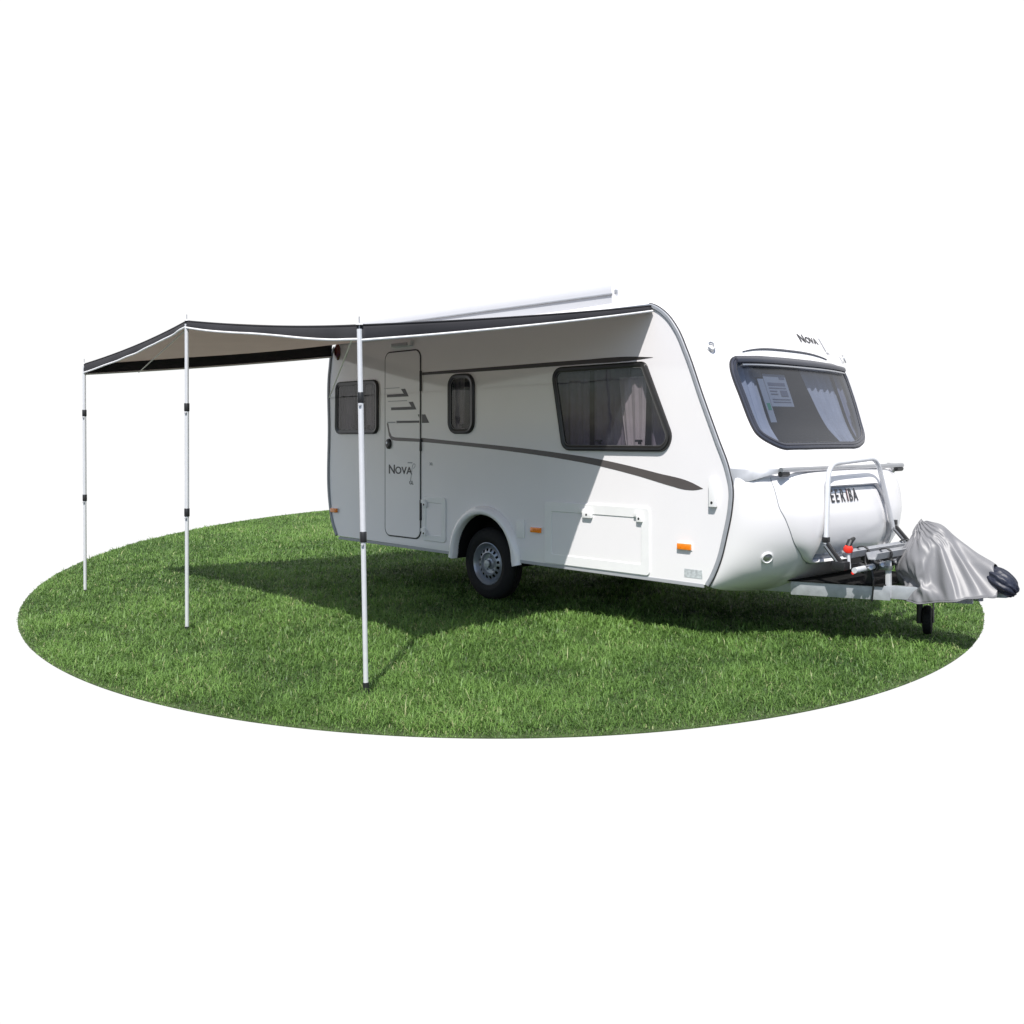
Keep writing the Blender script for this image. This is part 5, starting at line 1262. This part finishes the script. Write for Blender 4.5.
463,449,441,432,428,407,401,413,406,393,400,395,403,399,392,391,386,382,370,369,365,368,364,355,352,354,347,361,378,369,
374,377,376,375,381,381,386,382,376,382,379,381,380,374,367,365,367,371,377,344,345,346,341,348,347,345,340,344,334,331,
327,329,329,331,340,340,352,349,350,348,346,350,350,351,350,351,350,348,347,345,348,349,350,354,357,362,366,370,375,372,
381,383,393,394,402,416,411,422,433,435,424,424,437,453,442,448,451,447,422,427,419,435,430,413,416,403,402,383,386,387,
377,376,366,369,367,365,363,357,354,350,345,335,340,341,333,330,335,326,340,350,349,350,347,341,340,345,345,350,348,350,
349,349,348,344,346,345,342,336,336,343,342,309,310,313,314,314,313,312,312,313,313,313,313,313,312,312,315,317,317,316,
314,314,314,314,314,314,314,313,311,310,309,310,312,314,316,320,324,328,331,335,339,343,347,353,357,364,373,379,380,385,
393,395,390,388,398,397,396,396,397,399,391,390,391,389,391,382,381,377,369,363,358,354,351,343,336,333,333,333,328,322,
317,312,309,308,309,311,311,311,311,311,312,313,314,313,311,310,309,308,310,311,313,315,315,313,311,309,308,308,308,309,
309,309,309,
]
CV = np.array(COVER, float).reshape(3, -1).T / 1000
CV[:, 0] = np.where(CV[:, 0] > 4.10, 4.10 + (CV[:, 0] - 4.10) * .86, CV[:, 0])
NT = 112
NR = (len(CV) - 1) // NT
def cover_mesh(keep_tip):
    bm_ = bmesh.new()
    vv = [bm_.verts.new(p) for p in CV]
    for j in range(NR):
        for i in range(NT):
            k = (i + 1) % NT
            if j == 0: bm_.faces.new((vv[0], vv[1 + i], vv[1 + k]))
            else:
                p0 = 1 + (j - 1) * NT; p1 = 1 + j * NT
                bm_.faces.new((vv[p0 + i], vv[p1 + i], vv[p1 + k], vv[p0 + k]))
    bmesh.ops.bisect_plane(bm_, geom=bm_.verts[:] + bm_.edges[:] + bm_.faces[:], plane_co=(4.10, 1.15, .5), plane_no=(1, .0, .25),
                           clear_outer=not keep_tip, clear_inner=keep_tip)
    return bm_
cv = bm_obj('cover_body', cover_mesh(False), M['cover'], HC, True, 180)
md = cv.modifiers.new('smooth', 'SUBSURF'); md.levels = 1; md.render_levels = 1
md = cv.modifiers.new('thickness', 'SOLIDIFY'); md.thickness = .004; md.offset = -1
# baggy tip pocket: a crumpled pouch pulled over the coupling head
from mathutils import noise as mnoise
bm = bmesh.new()
bmesh.ops.create_icosphere(bm, subdivisions=5, radius=1)
ax_ = Matrix.Rotation(math.radians(38), 3, 'Y')
for v in bm.verts:
    d = v.co.normalized()
    cr = .10 * abs(mnoise.noise(d * 2.6 + V((3, 1, 7)))) + .05 * abs(mnoise.noise(d * 5.5)) + .05 * math.sin(9 * math.atan2(d.z, d.y) + 3 * d.x)
    q_ = V((d.x * .122, d.y * .088, d.z * .078)) * (1.03 - cr)
    v.co = V((4.118, 1.15, .490)) + ax_ @ q_
bm_obj('tip_pocket', bm, M['coverdark'], HC, True, 180)
# stitched hem line round the bottom
hem = [V(p) for p in CV[1 + (NR - 1) * NT:] if p[0] < 4.09]
bm = bmesh.new(); tube(bm, [p + V((0, 0, .002)) for p in hem], .005, 6, False); bm_obj('hem', bm, M['cover'], HC)

# ------------------------------------------------------------------ sun canopy
AW = empty('sun_canopy', (-.6, -1.3, 2.3))
tag(AW, 'grey sun canopy with charcoal valance and white piping, stretched between caravan roof and poles', 'awning')
PA, PB, PC = V((1.856, -2.672, 2.165)), V((-.672, -2.553, 2.412)), V((-3.185, -2.413, 2.212))
VA, VC = V((1.952, -.02, 2.512)), V((-2.46, -.02, 2.512))
def outer(u):               # u 0 at A, .5 at B, 1 at C
    if u <= .5:
        t = u * 2; p = PA.lerp(PB, t); sag = .018
    else:
        t = u * 2 - 1; p = PB.lerp(PC, t); sag = .004
    p = p.copy(); p.z -= sag * 4 * t * (1 - t); p.y += .05 * 4 * t * (1 - t)
    return p
def canopy(u, v):           # v 0 at the caravan, 1 at the poles
    a = VA.lerp(VC, u); b = outer(u); p = a.lerp(b, v)
    t = (u * 2) % 1.0
    p.z -= .06 * 4 * v * (1 - v) * (.25 + .75 * (4 * t * (1 - t)))
    p.z += .010 * math.sin(u * 46) * v * (1 - v)
    if u < 1e-6 or u > 1 - 1e-6: pass
    return p
bm = bmesh.new(); grid(bm, lambda u, v: canopy(u, v), 96, 32)
sheet = bm_obj('roof_sheet', bm, M['canopy'], AW, True, 180)
md = sheet.modifiers.new('thickness', 'SOLIDIFY'); md.thickness = .003; md.offset = 0
def valance(path, drop, outdir, name='valance'):
    n = len(path)
    bm = bmesh.new(); bot = []
    prev = None
    for i, p in enumerate(path):
        row = []
        d = drop(i / (n - 1)) if callable(drop) else drop
        for j in range(6):
            f = j / 5
            q = p + V((0, 0, -.001 - d * f)) + outdir * (.012 * math.sin(f * 2.2) + .005 * math.sin(i * .31 + 1.3 * math.sin(i * .13)) * f * (1 + .5 * math.sin(i * .21)))
            row.append(bm.verts.new(q))
        if prev:
            for j in range(5): bm.faces.new((prev[j], row[j], row[j + 1], prev[j + 1]))
        prev = row; bot.append(row[-1].co.copy())
    top = path
    v = bm_obj(name, bm, M['valance'], AW, True, 180)
    md = v.modifiers.new('thickness', 'SOLIDIFY'); md.thickness = .003; md.offset = 0
    bm = bmesh.new(); tube(bm, bot, .0085, 8); bm_obj('piping', bm, M['piping'], v)
    bm = bmesh.new(); tube(bm, [p + V((0, 0, .004)) for p in top], .006, 8); bm_obj('hem', bm, M['valance'], v)
valance([outer(k / 160) for k in range(81)], lambda t: .080 - .036 * t + .006 * math.sin(t * 9), V((0, -1, 0)))
valance([outer(.5 + k / 160) for k in range(81)], lambda t: .044 + .036 * t + .004 * math.sin(t * PI), V((0, -1, 0)))
valance([canopy(0, 1 - k / 60) for k in range(61)], lambda t: .086 - .050 * t, V((1, 0, 0)))
valance([canopy(1, 1 - k / 60) for k in range(61)], lambda t: .095 + .04 * t, V((-1, 0, 0)))

# ------------------------------------------------------------------ poles
def pole(foot, top, label, cap):
    foot = V(foot); top = V(top)
    root = empty('canopy_pole', foot)
    tag(root, label, 'tent pole', 'aluminium poles holding up the sun canopy')
    def at(z): return foot.lerp(top, z / top.z)
    bm = bmesh.new(); tube(bm, [at(-.01 if not cap else .04), at(.885)], .0152, 16); bm_obj('lower_tube', bm, M['pole'], root)
    bm = bmesh.new(); tube(bm, [at(.87), at(1.74)], .0172, 16); bm_obj('middle_tube', bm, M['pole'], root)
    bm = bmesh.new(); tube(bm, [at(1.70), at(top.z - .02)], .0155, 16); bm_obj('upper_tube', bm, M['pole'], root)
    for z in (.905, 1.735):
        bm = bmesh.new(); tube(bm, [at(z - .032), at(z - .028), at(z + .028), at(z + .032)], [.019, .0208, .0208, .019], 16); c = bm_obj('clamp', bm, M['black'], root)
        bm = bmesh.new(); q = at(z - .045) + V((.012, -.014, 0)); lathe(bm, [(.001, .012), (.008, .010), (.009, -.01)], q, (.6, -.75, 0), 12); bm_obj('push_button', bm, M['greyplastic'], c)
    bm = bmesh.new(); tube(bm, [at(-.035), at(.045)] if cap else [at(-.035), at(.005)], .0185 if cap else .0175, 14); bm_obj('foot', bm, M['black'], root)
    bm = bmesh.new(); tube(bm, [at(top.z - .03), at(top.z + .055)], .004, 8); bm_obj('spike', bm, M['greyplastic'], root)
    bm = bmesh.new(); lathe(bm, [(.001, .008), (.02, .006), (.022, 0), (.001, -.002)], at(top.z + .006), (0, 0, 1), 14); bm_obj('washer', bm, M['plastic'], root)
pole((1.926, -2.673, 0), PA, 'nearest and longest looking aluminium canopy pole, with a black foot, before the caravan door', True)
pole((-.670, -2.551, 0), PB, 'tallest aluminium canopy pole, standing between the other two at the canopy peak', False)
pole((-3.165, -2.411, 0), PC, 'aluminium canopy pole at the low far corner of the canopy, leftmost of the three', False)

def cord(a, b, label):
    bm = bmesh.new(); tube(bm, [V(a).lerp(V(b), k / 10) for k in range(11)], .0055, 6)
    tag(bm_obj('guy_cord', bm, M['cord']), label, 'cord', 'thin cords of the sun canopy')
cord(PA + V((0, -.01, .01)), (-2.535, -.012, 1.93), 'thin pale cord from the nearest pole top to the rear corner of the caravan')
rb = canopy(1, 0.800); cord(PB + V((-.03, .02, -.05)), rb + V((.012, 0, -.115)), 'thin pale cord under the canopy from the middle pole top to the rear valance')

# ------------------------------------------------------------------ turf: an oval of lawn
CAMP = V((6.82, -6.13, 1.5))
RX = V((.689, .725, 0)).normalized(); FZ = V((-RX.y, RX.x, 0))
GZ = -.03                                  # soil level: the blades reach up to about zero
EC, EA, EB = 14.31, 9.23, 5.293           # centre distance, half length, half width of the oval
A1 = (FZ - RX * .009).normalized(); A2 = V((A1.y, -A1.x, 0))
OC = V((CAMP.x, CAMP.y, GZ)) + A1 * EC
def oval(a, k=1.): return OC + A1 * (EA * k * math.cos(a)) + A2 * (EB * k * math.sin(a))
m = mat('lawn_soil', (.05, .08, .022), .95, noise=.35, scale=9, bump=.6, bscale=30)
bm = bmesh.new()
N_ = 360
prev = None
rows = []
for r in range(1, 13):
    rows.append([bm.verts.new(oval(2 * PI * i / N_, r / 12 * .999)) for i in range(N_)])
c0 = bm.verts.new(OC)
for i in range(N_): bm.faces.new((c0, rows[0][i], rows[0][(i + 1) % N_]))
for a, b in zip(rows, rows[1:]):
    for i in range(N_):
        k = (i + 1) % N_; bm.faces.new((a[i], b[i], b[k], a[k]))
edge = [bm.verts.new(v.co - V((0, 0, .006))) for v in rows[-1]]
for i in range(N_):
    k = (i + 1) % N_; bm.faces.new((rows[-1][i], edge[i], edge[k], rows[-1][k]))
gr = bm_obj('grass_ground', bm, m); tag(gr, 'oval patch of green lawn under the caravan', 'ground', kind='structure')

rng = np.random.default_rng(11)
def vnoise(x, y, sc, seed):
    """smooth value noise"""
    r = np.random.default_rng(seed).random((64, 64))
    u = x / sc; v = y / sc
    i = np.floor(u).astype(int); j = np.floor(v).astype(int); fu = u - i; fv = v - j
    fu = fu * fu * (3 - 2 * fu); fv = fv * fv * (3 - 2 * fv)
    g = lambda a, b: r[a % 64, b % 64]
    return (g(i, j) * (1 - fu) + g(i + 1, j) * fu) * (1 - fv) + (g(i, j + 1) * (1 - fu) + g(i + 1, j + 1) * fu) * fv
NB = 330000
NC = NB * 6
uu = rng.random(NC); aa = rng.random(NC) * 2 * PI; rr = np.sqrt(uu)
ca, sb = EA * rr * np.cos(aa), EB * rr * np.sin(aa)
Z = EC + ca
keep = rng.random(NC) < np.clip((5.2 / Z) ** 1.55, 0, 1)
ca, sb, Z = ca[keep][:NB], sb[keep][:NB], Z[keep][:NB]
NB = len(Z)
X0 = OC.x + A1.x * ca + A2.x * sb; Y0 = OC.y + A1.y * ca + A2.y * sb
ok_ = np.ones(NB, bool)
for fx, fy, fr_ in ((1.926, -2.673, .065), (-.67, -2.551, .06), (-3.165, -2.411, .06)):
    ok_ &= np.hypot(X0 - fx, Y0 - fy) > fr_
X0, Y0, Z, ca, sb = X0[ok_], Y0[ok_], Z[ok_], ca[ok_], sb[ok_]; NB = len(Z)
n1 = vnoise(X0, Y0, .16, 1); n2 = vnoise(X0, Y0, .55, 2); n3 = vnoise(X0, Y0, 1.6, 3)
ln = (.036 + .042 * rng.random(NB) ** 1.4) * (.65 + .7 * n1) * (.8 + .4 * n2)
tall = rng.random(NB) < .03
ln[tall] *= 1.7
wd = (.0042 + .0034 * rng.random(NB)) * np.clip(Z / 6.5, .85, 2.0)
az = rng.random(NB) * 2 * PI + 2.5 * (n1 - .5)
lean = np.clip(rng.normal(1.18, .32, NB), .15, 1.5)
rk = (ca / EA) ** 2 + (sb / EB) ** 2
zone = .03 + .16 * np.clip(ca / EA, 0, 1)
ln *= np.clip((1.003 - rk) / zone, .18, 1)
zr = GZ + .016 * rng.random(NB) * np.clip((1 - rk) / zone, 0, 1)
# blades whose tips would pass the cut edge of the turf lean inwards
dxy = ln * np.sin(lean) * 1.1
tx, ty = np.cos(az) * dxy, np.sin(az) * dxy
def inside_oval(px, py):
    qx, qy = px - OC.x, py - OC.y
    a = qx * A1.x + qy * A1.y; b = qx * A2.x + qy * A2.y
    return (a / EA) ** 2 + (b / EB) ** 2 < 1
bad = ~inside_oval(X0 + tx, Y0 + ty)
az[bad] += PI
dx, dy = np.cos(az), np.sin(az)
sx, sy = -dy, dx
tw = rng.normal(0, .5, NB); 
sx, sy = sx * np.cos(tw) + dx * np.sin(tw) * .5, sy * np.cos(tw) + dy * np.sin(tw) * .5
vs = np.zeros((NB, 5, 3), np.float32)
h1 = .5; l1 = lean * .55
mx = ln * h1 * np.sin(l1); mz = ln * h1 * np.cos(l1)
ex = mx + ln * (1 - h1) * np.sin(lean * 1.25); ez = mz + ln * (1 - h1) * np.cos(np.clip(lean * 1.25, 0, 1.7))
def setv(k, along, up, w):
    vs[:, k, 0] = X0 + dx * along + sx * w; vs[:, k, 1] = Y0 + dy * along + sy * w; vs[:, k, 2] = up
setv(0, 0, zr - .002, -wd * .5); setv(1, 0, zr - .002, wd * .5)
setv(2, mx, zr + mz, wd * .45); setv(3, mx, zr + mz, -wd * .45)
setv(4, ex, zr + ez, 0 * wd)
me = bpy.data.meshes.new('grass')
me.vertices.add(NB * 5); me.vertices.foreach_set('co', vs.reshape(-1))
base = (np.arange(NB) * 5)[:, None]
loops = np.concatenate([base + np.array([0, 1, 2, 3]), base + np.array([3, 2, 4])], 1).reshape(-1)
me.loops.add(NB * 7); me.loops.foreach_set('vertex_index', loops.astype(np.int32))
starts = (np.arange(NB)[:, None] * 7 + np.array([0, 4])).reshape(-1)
me.polygons.add(NB * 2); me.polygons.foreach_set('loop_start', starts.astype(np.int32))
me.update(calc_edges=True)
tint = np.clip(.62 * rng.random(NB) + .42 * (n2 - .5) + .26 * (n3 - .5) + .30 * (n1 - .5) + .24, 0, 1)
dry = (rng.random(NB) < .030 + .06 * (n2 > .80)).astype(np.float32)
at = me.attributes.new('tint', 'FLOAT', 'POINT'); at.data.foreach_set('value', np.repeat(tint, 5).astype(np.float32))
at = me.attributes.new('dry', 'FLOAT', 'POINT'); at.data.foreach_set('value', np.repeat(dry, 5).astype(np.float32))
gm = bpy.data.materials.new('grass_blades'); gm.use_nodes = True; nt = gm.node_tree; b = nt.nodes['Principled BSDF']
a1 = nt.nodes.new('ShaderNodeAttribute'); a1.attribute_name = 'tint'
a2 = nt.nodes.new('ShaderNodeAttribute'); a2.attribute_name = 'dry'
cr_ = nt.nodes.new('ShaderNodeValToRGB')
cr_.color_ramp.elements[0].position = .1; cr_.color_ramp.elements[0].color = (.042, .098, .021, 1)
cr_.color_ramp.elements[1].position = .9; cr_.color_ramp.elements[1].color = (.205, .355, .088, 1)
nt.links.new(a1.outputs['Fac'], cr_.inputs['Fac'])
mx_ = nt.nodes.new('ShaderNodeMix'); mx_.data_type = 'RGBA'; mx_.inputs['B'].default_value = (.38, .42, .20, 1)
nt.links.new(a2.outputs['Fac'], mx_.inputs['Factor']); nt.links.new(cr_.outputs['Color'], mx_.inputs['A'])
nt.links.new(mx_.outputs['Result'], b.inputs['Base Color'])
b.inputs['Roughness'].default_value = .45; b.inputs['Specular IOR Level'].default_value = .35
tr = nt.nodes.new('ShaderNodeBsdfTranslucent'); nt.links.new(mx_.outputs['Result'], tr.inputs['Color'])
ms = nt.nodes.new('ShaderNodeMixShader'); ms.inputs['Fac'].default_value = .42
nt.links.new(b.outputs[0], ms.inputs[1]); nt.links.new(tr.outputs[0], ms.inputs[2])
nt.links.new(ms.outputs[0], nt.nodes['Material Output'].inputs['Surface'])
go = link('grass', me, gm, None, False)
tag(go, 'short green grass blades covering the oval lawn', 'grass', kind='stuff')

# ------------------------------------------------------------------ light, sky, camera
EXPO = .33
MULT = 2 ** EXPO
SUN = V((.82, -1.0, 1.70)).normalized()
sd = bpy.data.lights.new('sun', 'SUN'); sd.energy = 4.8; sd.angle = math.radians(.53); sd.color = (1, .965, .925)
so = bpy.data.objects.new('sun', sd); col.objects.link(so); so.location = SUN * 30
so.rotation_euler = (-SUN).to_track_quat('-Z', 'Y').to_euler()
w = bpy.data.worlds.new('World'); scene.world = w; w.use_nodes = True; nt = w.node_tree
bg = nt.nodes['Background']; out = nt.nodes['World Output']
sky = nt.nodes.new('ShaderNodeTexSky'); sky.sky_type = 'NISHITA'; sky.sun_disc = False
sky.sun_elevation = math.asin(SUN.z); sky.sun_rotation = math.atan2(SUN.x, SUN.y)
bg.inputs['Strength'].default_value = .11
nt.links.new(sky.outputs[0], bg.inputs['Color'])
tc = nt.nodes.new('ShaderNodeTexCoord')
sep = nt.nodes.new('ShaderNodeSeparateXYZ'); nt.links.new(tc.outputs['Generated'], sep.inputs[0])
# land below the horizon on the sunny side
gd = nt.nodes.new('ShaderNodeBackground'); gd.inputs['Color'].default_value = (.07, .072, .11, 1); gd.inputs['Strength'].default_value = 1
lo_ = nt.nodes.new('ShaderNodeMapRange'); lo_.inputs['From Min'].default_value = -.02; lo_.inputs['From Max'].default_value = .02
nt.links.new(sep.outputs['Z'], lo_.inputs['Value'])
m1 = nt.nodes.new('ShaderNodeMixShader'); nt.links.new(lo_.outputs[0], m1.inputs[0]); nt.links.new(gd.outputs[0], m1.inputs[1]); nt.links.new(bg.outputs[0], m1.inputs[2])
# the plain white backdrop that fills the half of the world behind the caravan
wh = nt.nodes.new('ShaderNodeBackground'); wh.inputs['Color'].default_value = (1, 1, 1, 1); wh.inputs['Strength'].default_value = 1.03 / MULT
dt = nt.nodes.new('ShaderNodeVectorMath'); dt.operation = 'DOT_PRODUCT'; dt.inputs[1].default_value = (-.725, .689, 0)
nt.links.new(tc.outputs['Generated'], dt.inputs[0])
mr = nt.nodes.new('ShaderNodeMapRange'); mr.inputs['From Min'].default_value = .02; mr.inputs['From Max'].default_value = .25
nt.links.new(dt.outputs['Value'], mr.inputs['Value'])
m2 = nt.nodes.new('ShaderNodeMixShader'); nt.links.new(mr.outputs[0], m2.inputs[0]); nt.links.new(m1.outputs[0], m2.inputs[1]); nt.links.new(wh.outputs[0], m2.inputs[2])
nt.links.new(m2.outputs[0], out.inputs['Surface'])

cam = bpy.data.cameras.new('camera'); co = bpy.data.objects.new('camera', cam); col.objects.link(co)
cam.sensor_width = 36; cam.lens = 1000 / 1024 * 36
cam.shift_x = 0; cam.shift_y = (437 - 512) / 1024
cam.clip_start = .05; cam.clip_end = 500
co.location = CAMP
co.rotation_euler = FZ.to_track_quat('-Z', 'Y').to_euler()
scene.camera = co
vs_ = scene.view_settings
vs_.view_transform = 'Standard'; vs_.look = 'None'; vs_.exposure = EXPO; vs_.gamma = 1; vs_.use_curve_mapping = False
scene.render.engine = 'CYCLES'
scene.cycles.max_bounces = 8; scene.cycles.transparent_max_bounces = 12
scene.cycles.use_denoising = True
